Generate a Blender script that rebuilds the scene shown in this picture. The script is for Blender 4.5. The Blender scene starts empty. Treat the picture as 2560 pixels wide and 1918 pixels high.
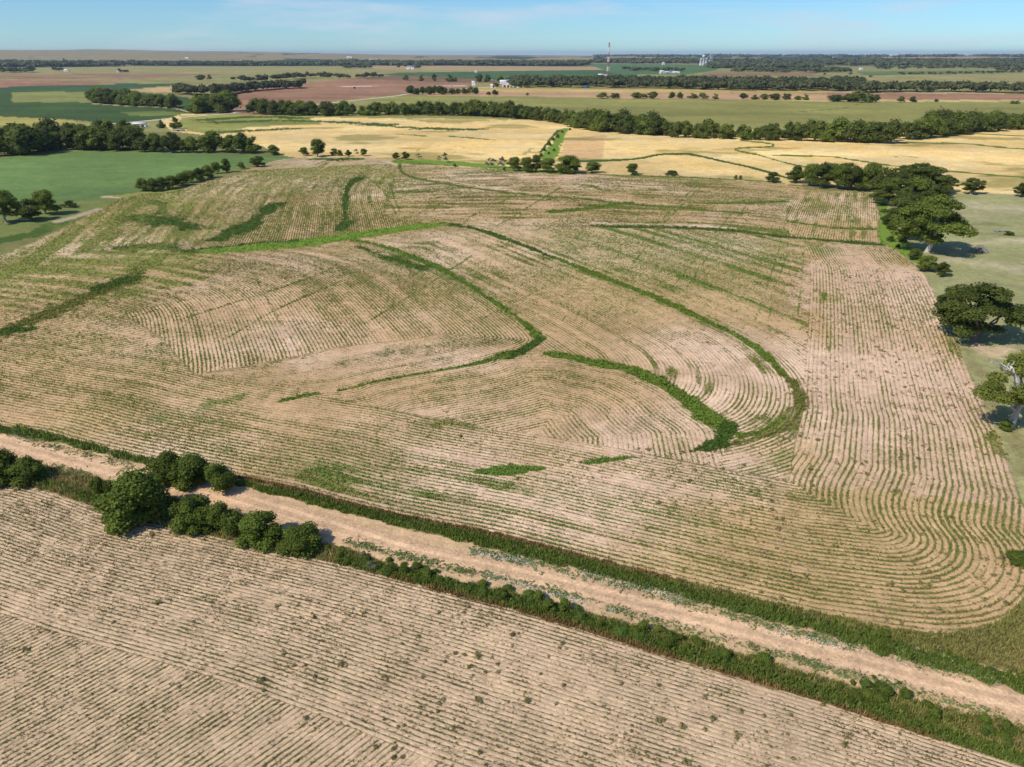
import bpy, math, random
import numpy as np
R = math.radians
rng = np.random.default_rng(7)
random.seed(7)
scene = bpy.context.scene
COL = scene.collection

# ------------------------------------------------------------------ camera
H = 60.0            # drone height (m)
FPX = 1730.0        # focal length in photograph pixels (2560 wide)
HOR = 136.0         # row of the true horizon
PITCH = math.atan((959 - HOR) / FPX)
cam_d = bpy.data.cameras.new('camera'); cam = bpy.data.objects.new('camera', cam_d); COL.objects.link(cam)
cam.location = (0, 0, H); cam.rotation_euler = (math.pi/2 - PITCH, 0, 0)
cam_d.sensor_width = 36; cam_d.lens = FPX/2560*36
cam_d.clip_start = 0.5; cam_d.clip_end = 90000
scene.camera = cam

# ------------------------------------------------------------------ light
SUN_AZ = 238.0      # clockwise from the view direction: behind and to the left
SUN_EL = 46.0
world = bpy.data.worlds.new('World'); scene.world = world; world.use_nodes = True
nt = world.node_tree; nt.nodes.clear()
sky = nt.nodes.new('ShaderNodeTexSky'); sky.sky_type = 'NISHITA'; sky.sun_disc = False
sky.sun_elevation = R(SUN_EL); sky.sun_rotation = R(SUN_AZ)
sky.air_density = 1.0; sky.dust_density = 0.0; sky.ozone_density = 2.5; sky.altitude = 400
bg = nt.nodes.new('ShaderNodeBackground'); bg.inputs['Strength'].default_value = 0.10
wo = nt.nodes.new('ShaderNodeOutputWorld')
tc = nt.nodes.new('ShaderNodeTexCoord'); mp = nt.nodes.new('ShaderNodeMapping')
mp.inputs['Scale'].default_value = (1.2, 1.2, 9.0)
cn = nt.nodes.new('ShaderNodeTexNoise'); cn.inputs['Scale'].default_value = 3.2; cn.inputs['Detail'].default_value = 7; cn.inputs['Roughness'].default_value = 0.6
cr = nt.nodes.new('ShaderNodeMapRange'); cr.inputs['From Min'].default_value = 0.50; cr.inputs['From Max'].default_value = 0.72
cr.inputs['To Max'].default_value = 0.75
mx = nt.nodes.new('ShaderNodeMix'); mx.data_type = 'RGBA'; mx.inputs['B'].default_value = (6.5, 7.3, 8.4, 1)
nt.links.new(tc.outputs['Generated'], mp.inputs['Vector']); nt.links.new(mp.outputs[0], cn.inputs['Vector'])
nt.links.new(cn.outputs['Fac'], cr.inputs['Value']); nt.links.new(cr.outputs[0], mx.inputs['Factor'])
tnt = nt.nodes.new('ShaderNodeMix'); tnt.data_type = 'RGBA'; tnt.blend_type = 'MULTIPLY'; tnt.inputs[0].default_value = 1.0; tnt.inputs[7].default_value = (0.58, 0.91, 1.26, 1)
nt.links.new(sky.outputs[0], tnt.inputs[6]); nt.links.new(tnt.outputs[2], mx.inputs['A']); nt.links.new(mx.outputs['Result'], bg.inputs['Color'])
nt.links.new(bg.outputs[0], wo.inputs[0])
sun_d = bpy.data.lights.new('sun', 'SUN'); sun_d.energy = 4.7; sun_d.angle = R(0.5); sun_d.color = (1.0, 0.93, 0.82)
sun = bpy.data.objects.new('sun', sun_d); COL.objects.link(sun)
sun.rotation_euler = (R(90 - SUN_EL), 0, R(180 - SUN_AZ))
scene.view_settings.view_transform = 'Standard'; scene.view_settings.look = 'None'
scene.view_settings.exposure = 0.0; scene.view_settings.gamma = 1.0

# ------------------------------------------------------------------ numeric helpers
def srgb(r, g, b, k=0.9):
    f = lambda v: ((v/255+0.055)/1.055)**2.4 if v > 10 else v/255/12.92
    return np.array([f(r)*k, f(g)*k, f(b)*k])

def hash2(ix, iy, seed):
    n = (ix.astype(np.int64)*374761393 + iy.astype(np.int64)*668265263 + seed*1442695041) & 0xffffffff
    n = ((n ^ (n >> 13)) * 1274126177) & 0xffffffff
    n = n ^ (n >> 16)
    return (n & 0xffffff)/float(0xffffff)

def vnoise(x, y, seed=0):
    ix = np.floor(x); iy = np.floor(y); fx = x-ix; fy = y-iy
    fx = fx*fx*(3-2*fx); fy = fy*fy*(3-2*fy)
    a = hash2(ix, iy, seed); b = hash2(ix+1, iy, seed); c = hash2(ix, iy+1, seed); d = hash2(ix+1, iy+1, seed)
    return (a*(1-fx)+b*fx)*(1-fy) + (c*(1-fx)+d*fx)*fy

def fbm(x, y, scale, seed=0, octv=4):
    s = 0; a = 0.5; t = 0
    for o in range(octv):
        s = s + a*vnoise(x/scale*2**o + 17.3*o, y/scale*2**o - 9.1*o, seed+o); t += a; a *= 0.55
    return s/t

def sstep(a, b, x):
    t = np.clip((x-a)/(b-a), 0, 1); return t*t*(3-2*t)

def height(x, y):
    """terrain: a metre of gentle relief near, rolling hills far to the left and at the horizon"""
    x = np.asarray(x, float); y = np.asarray(y, float)
    r = np.hypot(x, y)
    near = 0.8*(np.sin(x*0.021+1.0)*np.cos(y*0.017) + 0.5*np.sin(x*0.043-y*0.031)) * sstep(15, 60, r)*(1-sstep(420, 620, r))
    az = np.arctan2(x, y)
    left = 1-sstep(-0.62, 0.10, az)
    n = fbm(x, y, 2600, 31, 4)
    hills = sstep(5200, 10500, r)*(1-sstep(17000, 26000, r))*(left*104 + 34*(1-left)) * (0.55+0.75*n)
    hills = np.where(np.abs(az) > 1.2, 0, hills)
    roll = sstep(3000, 6000, r)*(fbm(x, y, 1100, 77, 3)-0.5)*10
    return near + hills + roll

def G(px, py):
    """photograph pixel (2560 wide) -> point on the terrain"""
    px = np.asarray(px, float); py = np.asarray(py, float)
    dx = (px-1280)/FPX; dv = (959-py)/FPX
    X = dx; Y = math.cos(PITCH) + dv*math.sin(PITCH); Z = -math.sin(PITCH) + dv*math.cos(PITCH)
    Z = np.minimum(Z, -0.002)
    z = np.zeros_like(X*1.0)
    for _ in range(6):
        t = (H-z)/(-Z); r = np.hypot(X*t, Y*t)
        z = np.where(r < 2500, height(X*t, Y*t), 0)
    t = (H-z)/(-Z)
    return X*t, Y*t

def g1(px, py):
    x, y = G(px, py); x = float(x); y = float(y)
    return x, y, float(height(x, y))

def mpp(px, py):
    """metres per photograph pixel (sideways) at a ground pixel"""
    x, y = G(px, py)
    return float((y*math.cos(PITCH) + H*math.sin(PITCH))/FPX)

def smooth(pts, n=6):
    """Catmull-Rom through the points (any number of columns)"""
    P = np.array(pts, float)
    if len(P) < 3: return P
    Q = np.vstack([2*P[0]-P[1], P, 2*P[-1]-P[-2]]); out = []
    for i in range(1, len(Q)-2):
        for k in range(n):
            t = k/n; a, b, c, d = Q[i-1], Q[i], Q[i+1], Q[i+2]
            out.append(0.5*((2*b)+(-a+c)*t+(2*a-5*b+4*c-d)*t*t+(-a+3*b-3*c+d)*t**3))
    out.append(P[-1]); return np.array(out)

def curve(pts, n=5, ext0=0, ext1=0):
    s = smooth(pts, n); x, y = G(s[:, 0], s[:, 1]); c = np.stack([x, y], 1)
    if ext0: d = c[0]-c[3]; c = np.vstack([c[0]+d/np.linalg.norm(d)*ext0, c])
    if ext1: d = c[-1]-c[-4]; c = np.vstack([c, c[-1]+d/np.linalg.norm(d)*ext1])
    return c

def pdist(x, y, c, wid=None):
    """distance to a polyline; with wid also the interpolated half-width at the nearest point"""
    best = np.full(x.shape, 1e18); bw = np.zeros(x.shape)
    for i in range(len(c)-1):
        ax, ay = c[i]; bx, by = c[i+1]; dx = bx-ax; dy = by-ay; L = dx*dx+dy*dy+1e-9
        t = np.clip(((x-ax)*dx+(y-ay)*dy)/L, 0, 1)
        d = (x-ax-t*dx)**2+(y-ay-t*dy)**2
        m = d < best; best = np.where(m, d, best)
        if wid is not None: bw = np.where(m, wid[i]*(1-t)+wid[i+1]*t, bw)
    best = np.sqrt(best)
    return (best, bw) if wid is not None else best

def inpoly(x, y, poly):
    c = np.zeros(x.shape, bool); n = len(poly); j = n-1
    for i in range(n):
        xi, yi = poly[i]; xj, yj = poly[j]
        if yi != yj:
            m = ((yi > y) != (yj > y)) & (x < (xj-xi)*(y-yi)/(yj-yi)+xi); c ^= m
        j = i
    return c

def gpoly(pts): x, y = G([p[0] for p in pts], [p[1] for p in pts]); return np.stack([x, y], 1)

def masked(fn, x, y, poly, pad=0):
    """evaluate inpoly only inside its box"""
    m = (x > poly[:, 0].min()-pad) & (x < poly[:, 0].max()+pad) & (y > poly[:, 1].min()-pad) & (y < poly[:, 1].max()+pad)
    out = np.zeros(x.shape, bool); idx = np.nonzero(m)[0]
    if len(idx): out[idx] = inpoly(x[idx], y[idx], poly)
    return out

# ------------------------------------------------------------------ traced lines of the fields (photograph pixels)
BORDER = [(-500,955),(-200,1020),(0,1060),(117,1080),(202,1105),(350,1140),(606,1194),(739,1220),(860,1254),(1005,1288),(1239,1334),(1472,1393),
          (1700,1450),(1875,1493),(2089,1543),(2230,1572),(2340,1584),(2440,1574),(2520,1535),(2575,1470),(2600,1400),(2590,1330),
          (2551,1249),(2528,1179),(2501,1093),(2474,1043),(2431,949),(2396,868),(2369,806),(2338,741),(2307,683),(2275,655),(2244,624),(2204,601),(2198,566),(2192,508),(2190,470)]
T1 = [(1072,566),(1103,560),(1180,570),(1239,589),(1317,617),(1394,648),(1511,694),(1628,740),(1710,776),(1778,808),(1836,836),(1883,866),(1925,900),
      (1960,940),(1975,985),(1968,1030),(1935,1070),(1870,1100),(1800,1118),(1740,1128)]
T2U = [(881,601),(928,609),(1005,632),(1064,655),(1122,683),(1180,718),(1239,757),(1289,792),(1328,823),(1348,846)]
T2L = [(1344,860),(1309,876),(1258,891),(1200,907),(1122,922),(1005,942),(928,957),(850,977),(740,990)]
T3 = [(1394,887),(1453,899),(1511,911),(1569,922),(1628,946),(1667,965),(1710,992),(1747,1023),(1786,1047),(1817,1074),(1828,1096)]
T4 = [(998,411),(1002,426),(1021,440),(1083,455),(1200,473),(1317,488),(1433,496),(1569,510),(1710,521),(1850,533),(1972,552)]
T5 = [(1340,566),(1480,564),(1550,567),(1700,570),(1836,578),(1972,593),(2089,603),(2190,609)]
T6 = [(905,440),(892,448),(873,465),(862,496),(864,527),(867,560)]
HL = [(486,938),(747,973),(850,1000),(1000,1030),(1200,1066),(1400,1097),(1581,1128),(1800,1170),(1972,1202),(2151,1235)]
AB = [(-250,1450),(0,1532),(155,1586),(350,1640),(544,1698),(700,1752),(860,1812),(1010,1872),(1153,1925),(1400,2010)]
FEDGE = [(-300,1190),(0,1208),(117,1229),(272,1283),(350,1303),(467,1326),(661,1370),(860,1413),(1045,1460),(1355,1541),(1700,1647),(2040,1748),(2350,1850),(2560,1918),(2700,1964)]
ROAD = [(-500,975),(0,1101),(117,1132),(233,1163),(428,1206),(583,1242),(850,1325),(1044,1385),(1239,1423),(1394,1458),(1550,1497),(1710,1537),(1894,1585),(2089,1640),(2283,1690),(2560,1760),(3200,1925)]
ROAD2 = [(60,330),(187,317),(338,305),(466,293),(572,284),(625,279),(720,268),(850,255),(982,241),(1025,235),(1141,224),(1219,218)]

def corner(c):
    cx, cy = G(2190, 1330); d = c-np.array([cx, cy]); R0 = 19.5; ang = np.radians(np.linspace(-100, 8, 14))
    i0 = int(np.argmin(np.abs(c[:, 0]-G(2075, 1541)[0])+np.abs(c[:, 1]-G(2075, 1541)[1]))); q = G(2551, 1249)
    i1 = int(np.argmin(np.abs(c[:, 0]-q[0])+np.abs(c[:, 1]-q[1])))
    return np.vstack([c[:i0], np.stack([cx+(R0+2.2*(ang > 0))*np.cos(ang), cy+(R0-1)*np.sin(ang)], 1), c[i1:]])
cB = corner(curve(BORDER, 4, 60, 60)); cT1 = curve(T1, 5, 0, 80); cT2 = curve(T2U+T2L, 5, 60, 60); cT2U = curve(T2U[:-1], 4, 200, 200)
cT23 = curve([(600,985)]+T2L[::-1][1:-2]+T3, 5, 60, 60); cT5 = curve(T5, 4, 300, 60); cT6 = curve(T6, 4, 40, 200); cT4 = curve(T4, 4, 0, 100)
cAB = curve(AB, 4, 60, 160); cF = curve(FEDGE, 4, 100, 160); cRoad = curve(ROAD, 3, 400, 200)
_e = curve(BORDER[-8:], 3, 0, 0); cE = curve([(2192,480),(2202,601)], 1)
cE = np.array([cE[0]+(cE[0]-cE[1])*3, cE[1]-(cE[0]-cE[1])*3])
# diagonal rows in the near left corner
bx0, by0 = G([0, 583], [1893, 1918]); bx1, by1 = G([486, 716], [1675, 1755])
bd = np.array([(bx1-bx0)[0]+(bx1-bx0)[1], (by1-by0)[0]+(by1-by0)[1]]); bd /= np.linalg.norm(bd)

MAIN = gpoly(list(map(tuple, smooth(BORDER, 3))) + [(2150,478),(2080,478),(1950,460),(1850,452),(1700,440),(1560,440),(1400,434),(1250,424),(1100,412),(980,398),(860,393),(740,394),
     (690,402),(600,430),(520,455),(430,480),(352,486),(300,500),(250,520),(120,590),(0,640),(-300,700)])
FRONT = gpoly(list(map(tuple, smooth(FEDGE, 3))) + [(2900,2300),(1280,2600),(-900,2600),(-900,1300)])
REG = [   # polygon, phase curve of its rows (later wins)
 (gpoly([(-900,480),(-900,780),(0,700),(130,650),(300,610),(480,632),(860,600),(1100,562),(1072,566),(960,540),(985,470),(990,415),(860,380),(600,400)]), cT6),
 (gpoly(T4[:] + [(2010,640),(2030,860),(1990,1100),(1883,866),(1511,694),(1180,570),(1072,560),(960,540),(985,470)]), cT1),
 (gpoly([(980,395),(1560,430),(2200,470),(2204,610),(2030,596),(1836,578),(1550,567),(1340,566),(1100,555),(960,530),(985,440)]), cT5),
 (gpoly([(1972,552),(1960,500),(2040,470),(2200,470),(2206,606),(1972,593)]), cE),
 (gpoly([(2028,640),(2028,700),(2019,860),(2010,960),(1990,1100),(1972,1202),(1581,1128),(1700,1120),(1976,985),(1883,866),(1511,694),(1700,620),(1950,600)]), cT1),
 (gpoly([(1990,612),(2190,609),(2244,624),(2275,655),(2307,683),(2338,741),(2396,868),(2474,1043),(2551,1249),(2800,1400),(2151,1235),(1972,1202),(1990,1100),(2010,960),(2019,860),(2028,700),(2024,640)]), cB),
 (gpoly(T1 + [(1581,1128)] + T3[::-1] + [(1344,860)] + T2U[::-1]), cT1),
 (gpoly([(881,601),(520,622),(400,640),(330,700),(260,760),(400,840),(486,938),(700,900),(860,864),(1100,850),(1328,823)] + T2U[::-1][1:]), cT2U),
 (gpoly(T2U[-6:] + T2L + [(747,973),(486,938),(700,905),(860,866),(1050,846),(1200,810)]), cT2),
 (gpoly([(747,973)] + T2L[::-1] + T3 + [(1790,1168)] + HL[::-1][3:]), cT23),
]
ROWS = 0.86
def phase_at(x, y):
    ph = pdist(x, y, cB)
    for poly, c in REG:
        m = np.nonzero(masked(None, x, y, poly))[0]
        if len(m): ph[m] = pdist(x[m], y[m], c)
    m = np.nonzero(masked(None, x, y, FRONT))[0]
    if len(m):
        xx, yy = x[m], y[m]; d = pdist(xx, yy, cAB)
        below = masked(None, xx, yy, np.vstack([cAB, [[cAB[-1][0], -60], [-400, -60]]]))
        ph[m] = np.where(below, (xx*(-bd[1])+yy*bd[0])*1.42, d/(d+pdist(xx, yy, cF)+1e-3)*26*1.22)
    return ph

# green strips: (points with pixel thickness, strength, colour key, softness)
STR = []
def strip(pts, t, s, col, soft=0.35, n=4):
    P = [(p[0], p[1], (p[2] if len(p) > 2 else t)) for p in pts]
    S = smooth(P, n); tang = np.gradient(S[:, :2], axis=0); tang /= np.linalg.norm(tang, axis=1)[:, None]+1e-9
    nx, ny = -tang[:, 1], tang[:, 0]
    ax, ay = G(S[:, 0]+nx*S[:, 2]/2, S[:, 1]+ny*S[:, 2]/2); bx, by = G(S[:, 0]-nx*S[:, 2]/2, S[:, 1]-ny*S[:, 2]/2)
    cx, cy = G(S[:, 0], S[:, 1]); gt = np.gradient(np.stack([cx, cy], 1), axis=0); gt /= np.linalg.norm(gt, axis=1)[:, None]+1e-9
    w = np.abs((ax-bx)*(-gt[:, 1])+(ay-by)*gt[:, 0])/2
    STR.append((np.stack([cx, cy], 1), w*(.80 if col in ('grass', 'dark', 'olive') else 1), s, col, soft))
GR = dict(grass=srgb(100,122,50), dark=srgb(72,96,40), bright=srgb(116,146,58), olive=srgb(112,116,62), verge=srgb(92,108,52), dry=srgb(122,102,70), pale=srgb(142,150,84), crop=srgb(100,128,58),
          tan=srgb(206,180,152), paleso=srgb(226,204,186), brown=srgb(120,100,66), grey=srgb(176,160,138))
# terraces
strip([(-60,1056,16),(0,1070,17),(110,1090,20),(200,1112,20),(350,1150,18),(500,1184,10),(606,1210,20),(740,1240,24),(860,1271,26),(1005,1306,30),(1239,1356,33),(1472,1418,35),(1700,1478,34),(1875,1523,34),(2089,1580,34),(2300,1640,40),(2560,1712,60),(2700,1760,60)], 24, .95, 'verge', .6)
strip([(500,1174),(606,1197),(740,1224),(860,1257),(1005,1291),(1239,1338),(1472,1397),(1700,1454)], 11, .85, 'dry', .8)
strip([(860,1404),(1045,1447),(1355,1528),(1700,1632),(2040,1733),(2350,1834),(2620,1920)], 34, 1, 'verge', .4)
strip([(0,1196),(117,1212),(272,1262),(350,1290)], 26, .8, 'verge', .8)
strip([(860,1414),(1045,1462),(1355,1543),(1700,1649),(2040,1750),(2350,1852)], 9, .7, 'dry', .9)
strip([(1072,566),(1103,560),(1180,570),(1239,589),(1317,617),(1394,648)], 13, 1.0, 'dark', .7)
strip([(1394,648),(1511,694),(1628,740),(1710,776),(1778,808),(1836,836),(1883,866,22),(1925,900,28),(1955,935,26),(1985,962,12)], 17, 1.0, 'grass', .7)
strip([(1960,940,20),(1985,965,40),(2002,1000,40),(1992,1040,32),(1955,1075,24),(1900,1095,18),(1830,1110,16)], 30, .74, 'olive', .8)
strip([(881,601,10),(928,609,16),(1005,632,16),(1064,655),(1122,683),(1180,718),(1239,757,20),(1289,792,22),(1328,823,24),(1350,846,30)], 18, 1.0, 'grass', .7)
strip([(1350,850),(1309,876),(1258,890)], 26, .9, 'dark', .5)
strip([(1258,891,16),(1200,907,12),(1122,922,9),(1005,942,8),(928,957,7),(850,977,6)], 10, .75, 'grass', .5)
strip([(1385,884,22),(1453,899,26),(1511,911,28),(1569,922,30),(1628,946,38),(1667,965,34),(1710,992,40),(1747,1023,44),(1790,1055,56)], 34, .92, 'grass', .5)
strip([(1830,1065,50),(1805,1100,55),(1770,1118,30),(1730,1128,12)], 50, .98, 'dark', .7)
strip([(1850,1090,20),(1900,1080,16),(1960,1045,10)], 16, .8, 'grass', .7)
strip([(998,411,16),(1002,426,14),(1021,440,10),(1083,455,6),(1200,473),(1317,488),(1433,496),(1569,510),(1710,521),(1850,533)], 5, .75, 'grass', .7)
strip([(1083,448),(1200,466),(1317,481),(1433,489),(1569,503),(1710,514)], 3.5, .7, 'tan', .5)
strip([(1480,564,5),(1550,567),(1700,570),(1836,578),(1972,593),(2089,603),(2200,612,10)], 8, 1.0, 'dark', .7)
strip([(1480,557),(1550,560),(1700,563),(1836,571)], 4, .6, 'paleso', .5)
strip([(1972,554),(2050,566),(2128,572),(2194,572)], 8, .75, 'grass', .7)
strip([(2128,572),(2122,540),(2110,515)], 18, .45, 'crop', .9)
strip([(1740,508,5),(1850,508,8),(1960,504,8)], 8, .85, 'grass', .7)
strip([(905,445,10),(888,452),(873,465),(864,496),(862,527),(864,550)], 20, 1.0, 'dark', .7)
strip([(868,556,30),(850,575,30)], 30, .9, 'dark', .5)
strip([(467,632,8),(583,624,16),(739,609,18),(860,594,18),(967,578,16),(1068,564,12),(1110,561,7)], 14, 1.0, 'bright', .25)
strip([(470,627),(583,615),(660,606),(740,603)], 7, .9, 'dark', .7)
strip([(373,504,12),(408,516,22),(400,535,34)], 20, .9, 'dark', .5)
strip([(380,545),(440,556),(490,572)], 46, .95, 'dark', .8)
strip([(540,600),(610,570),(660,535),(695,510)], 34, .85, 'dark', .8)
strip([(300,622),(400,618),(480,632,24)], 30, .8, 'dark', .8)
strip([(-40,850,60),(0,832),(78,798),(175,764),(233,733),(311,702),(350,671),(400,640)], 44, .85, 'olive', .9)
strip([(235,725),(272,712),(320,700)], 22, .7, 'dark', .8)
strip([(18,828),(47,826),(75,824)], 22, .7, 'dark', .7)
strip([(-60,620),(0,603),(97,581),(171,550),(215,530,8)], 26, .97, 'dark', .7)
strip([(150,553),(185,543),(249,522)], 9, .9, 'grey', .4)
strip([(0,700),(150,670),(300,640),(420,650)], 70, .5, 'pale', .95)
strip([(100,640),(250,560),(420,510)], 60, .4, 'pale', .95)
strip([(1195,1180,14),(1250,1176,24),(1310,1172,24),(1358,1170,12)], 24, 1.0, 'crop', .8)
strip([(1465,1158),(1520,1150),(1582,1143)], 16, .85, 'crop', .85)
strip([(700,1004,8),(750,992,12),(797,984,8)], 12, .85, 'grass', .5)
strip([(400,1045),(490,1022),(600,990)], 22, .5, 'crop', .9)
strip([(900,1160),(980,1172),(1060,1180)], 34, .5, 'grass', .9)
strip([(900,618),(970,645),(1060,672)], 26, .7, 'dark', .8)
strip([(1380,530),(1470,522),(1570,508)], 12, .7, 'grass', .7)
strip([(1450,462),(1480,466),(1500,474)], 10, .6, 'grass', .8)
strip([(1900,1170),(1940,1150),(1975,1130)], 44, .45, 'crop', .9)
strip([(1500,640),(1640,650),(1800,660),(1960,640)], 40, .35, 'crop', .95)
strip([(1400,590),(1600,600),(1800,600),(2050,625)], 24, .45, 'crop', .95)
strip([(860,905),(1000,880),(1180,862),(1290,850)], 34, .45, 'dark', .95)
strip([(480,800),(700,850)], 30, .35, 'olive', .95)
strip([(1320,1240),(1500,1260),(1700,1300)], 60, .28, 'crop', .95)
strip([(700,1140),(1000,1230),(1250,1290)], 60, .28, 'crop', .95)
strip([(900,640),(1150,700),(1250,760)], 60, .25, 'crop', .95)
strip([(2190,480,14),(2216,540,30),(2222,590,50),(2260,625,30),(2300,655,20)], 40, 1.0, 'bright', .4)
strip([(740,404),(860,396),(980,402)], 5, .8, 'grey', .5)
strip([(780,398,6),(850,398,12),(900,398,6)], 10, .8, 'dark', .7)
strip([(1000,404,8),(1060,406,12),(1180,412,12),(1300,424,10),(1420,432,8)], 12, 1, 'bright', .3)
strip([(1420,432),(1600,440),(1800,447),(1960,458)], 4.5, .85, 'grass', .7)
strip([(300,492),(350,484),(430,478)], 12, .8, 'pale', .6)
strip([(266,492),(298,494)], 5, .8, 'tan', .6)
# tyre tracks that cross the rows (pairs of wheel marks)
for a in ([(1850,512),(1805,562),(1750,632),(1690,712)], [(1868,512),(1825,562),(1775,632),(1720,720)], [(1752,470),(1660,560),(1560,690)], [(1740,468),(1640,562)],
          [(1949,625),(1918,710),(1890,800)], [(1972,625),(1941,710),(1922,800)], [(2007,632),(2003,710),(1995,790)], [(1980,510),(1955,580)], [(2010,500),(1990,545)],
          [(860,700),(700,770),(560,850)], [(1180,640),(1060,720),(930,800)], [(840,670),(700,720),(450,800)], [(1360,720),(1200,800)], [(640,700),(760,900)], [(1140,468),(1080,530)],
          [(1400,470),(1250,560)], [(1330,470),(1170,545)], [(970,455),(985,490),(998,530)], [(400,860),(410,930)], [(1000,560),(960,480),(900,430)]):
    strip(a, 3.2, .68, 'grass', .8, 3)
# golden fields
strip([(1457,403),(1530,401),(1589,397),(1635,389),(1667,385),(1710,385),(1731,387),(1778,397),(1828,408),(1883,420),(1950,440),(1970,446)], 7, .95, 'dark', .35)
strip([(1856,352),(1902,356),(1933,362),(1918,367),(1856,370),(1840,374),(1863,381),(1902,389),(1949,403),(1995,414),(2034,420)], 5, .9, 'grass', .35)
strip([(1945,389),(2062,391),(2128,399),(2205,411),(2244,416),(2353,426),(2439,434),(2560,444),(2800,460)], 5, .9, 'grass', .35)
strip([(2260,356),(2420,360),(2477,366),(2560,372),(2800,380)], 4.5, .9, 'grass', .4)
strip([(2408,333),(2560,340),(2800,348)], 4.5, .9, 'grass', .4)
strip([(2240,391),(2290,393)], 4, .7, 'olive', .6)
strip([(1414,322,16),(1400,345,26),(1385,370,34),(1368,395,44)], 30, .9, 'bright', .6)
strip([(1398,325),(1375,350),(1352,380)], 8, .95, 'dark', .4)
for a in ([(560,306),(700,302),(860,306),(980,312)], [(520,300),(640,292),(760,296)], [(850,305),(1000,318),(1180,324)], [(560,330),(640,326),(720,322)]):
    strip(a, 9, .85, 'dark', .8)
strip([(1130,341),(1180,345),(1235,350)], 5, .85, 'grass', .85)
strip([(1000,336),(1060,340)], 4, .8, 'grass', .85)
strip([(1240,300),(1130,306),(1000,296)], 12, .5, 'olive', .9)
strip([(1020,388),(1085,358)], 6, .5, 'olive', .9)
strip([(1130,384),(1160,368)], 6, .5, 'olive', .9)
strip([(1310,388),(1330,370)], 14, .55, 'grass', .9)
# pasture patches
for a, c, s in (([(2300,505),(2400,510),(2520,520)], 'paleso', .35), ([(2440,610),(2560,600)], 'paleso', .35), ([(2380,650),(2540,670)], 'paleso', .3), ([(2330,560),(2480,560)], 'olive', .5),
                ([(2370,580),(2560,590)], 'olive', .5), ([(2300,530),(2420,540)], 'grey', .4), ([(2450,720),(2560,740)], 'olive', .4)):
    strip(a, 22, s, c, .95)
strip([(2420,880),(2460,960),(2500,1040)], 50, .5, 'brown', .9)
strip([(2540,1090),(2600,1200)], 90, .5, 'brown', .9)
strip([(2444,865),(2480,880),(2515,872)], 34, .8, 'tan', .5)
# far lanes and marks
strip([(233,259),(310,264),(420,269),(470,280)], 2.2, .9, 'tan', .4)
strip([(850,216),(1000,216.5),(1150,215)], 1.5, .8, 'paleso', .4)
strip([(490,206),(900,202),(1280,206)], 1.2, .5, 'dark', .5)
strip([(2000,280),(2060,275),(2110,270),(2145,260)], 3, .7, 'dark', .85)
strip([(1715,268),(1740,262)], 2.5, .5, 'dark', .85)

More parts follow.
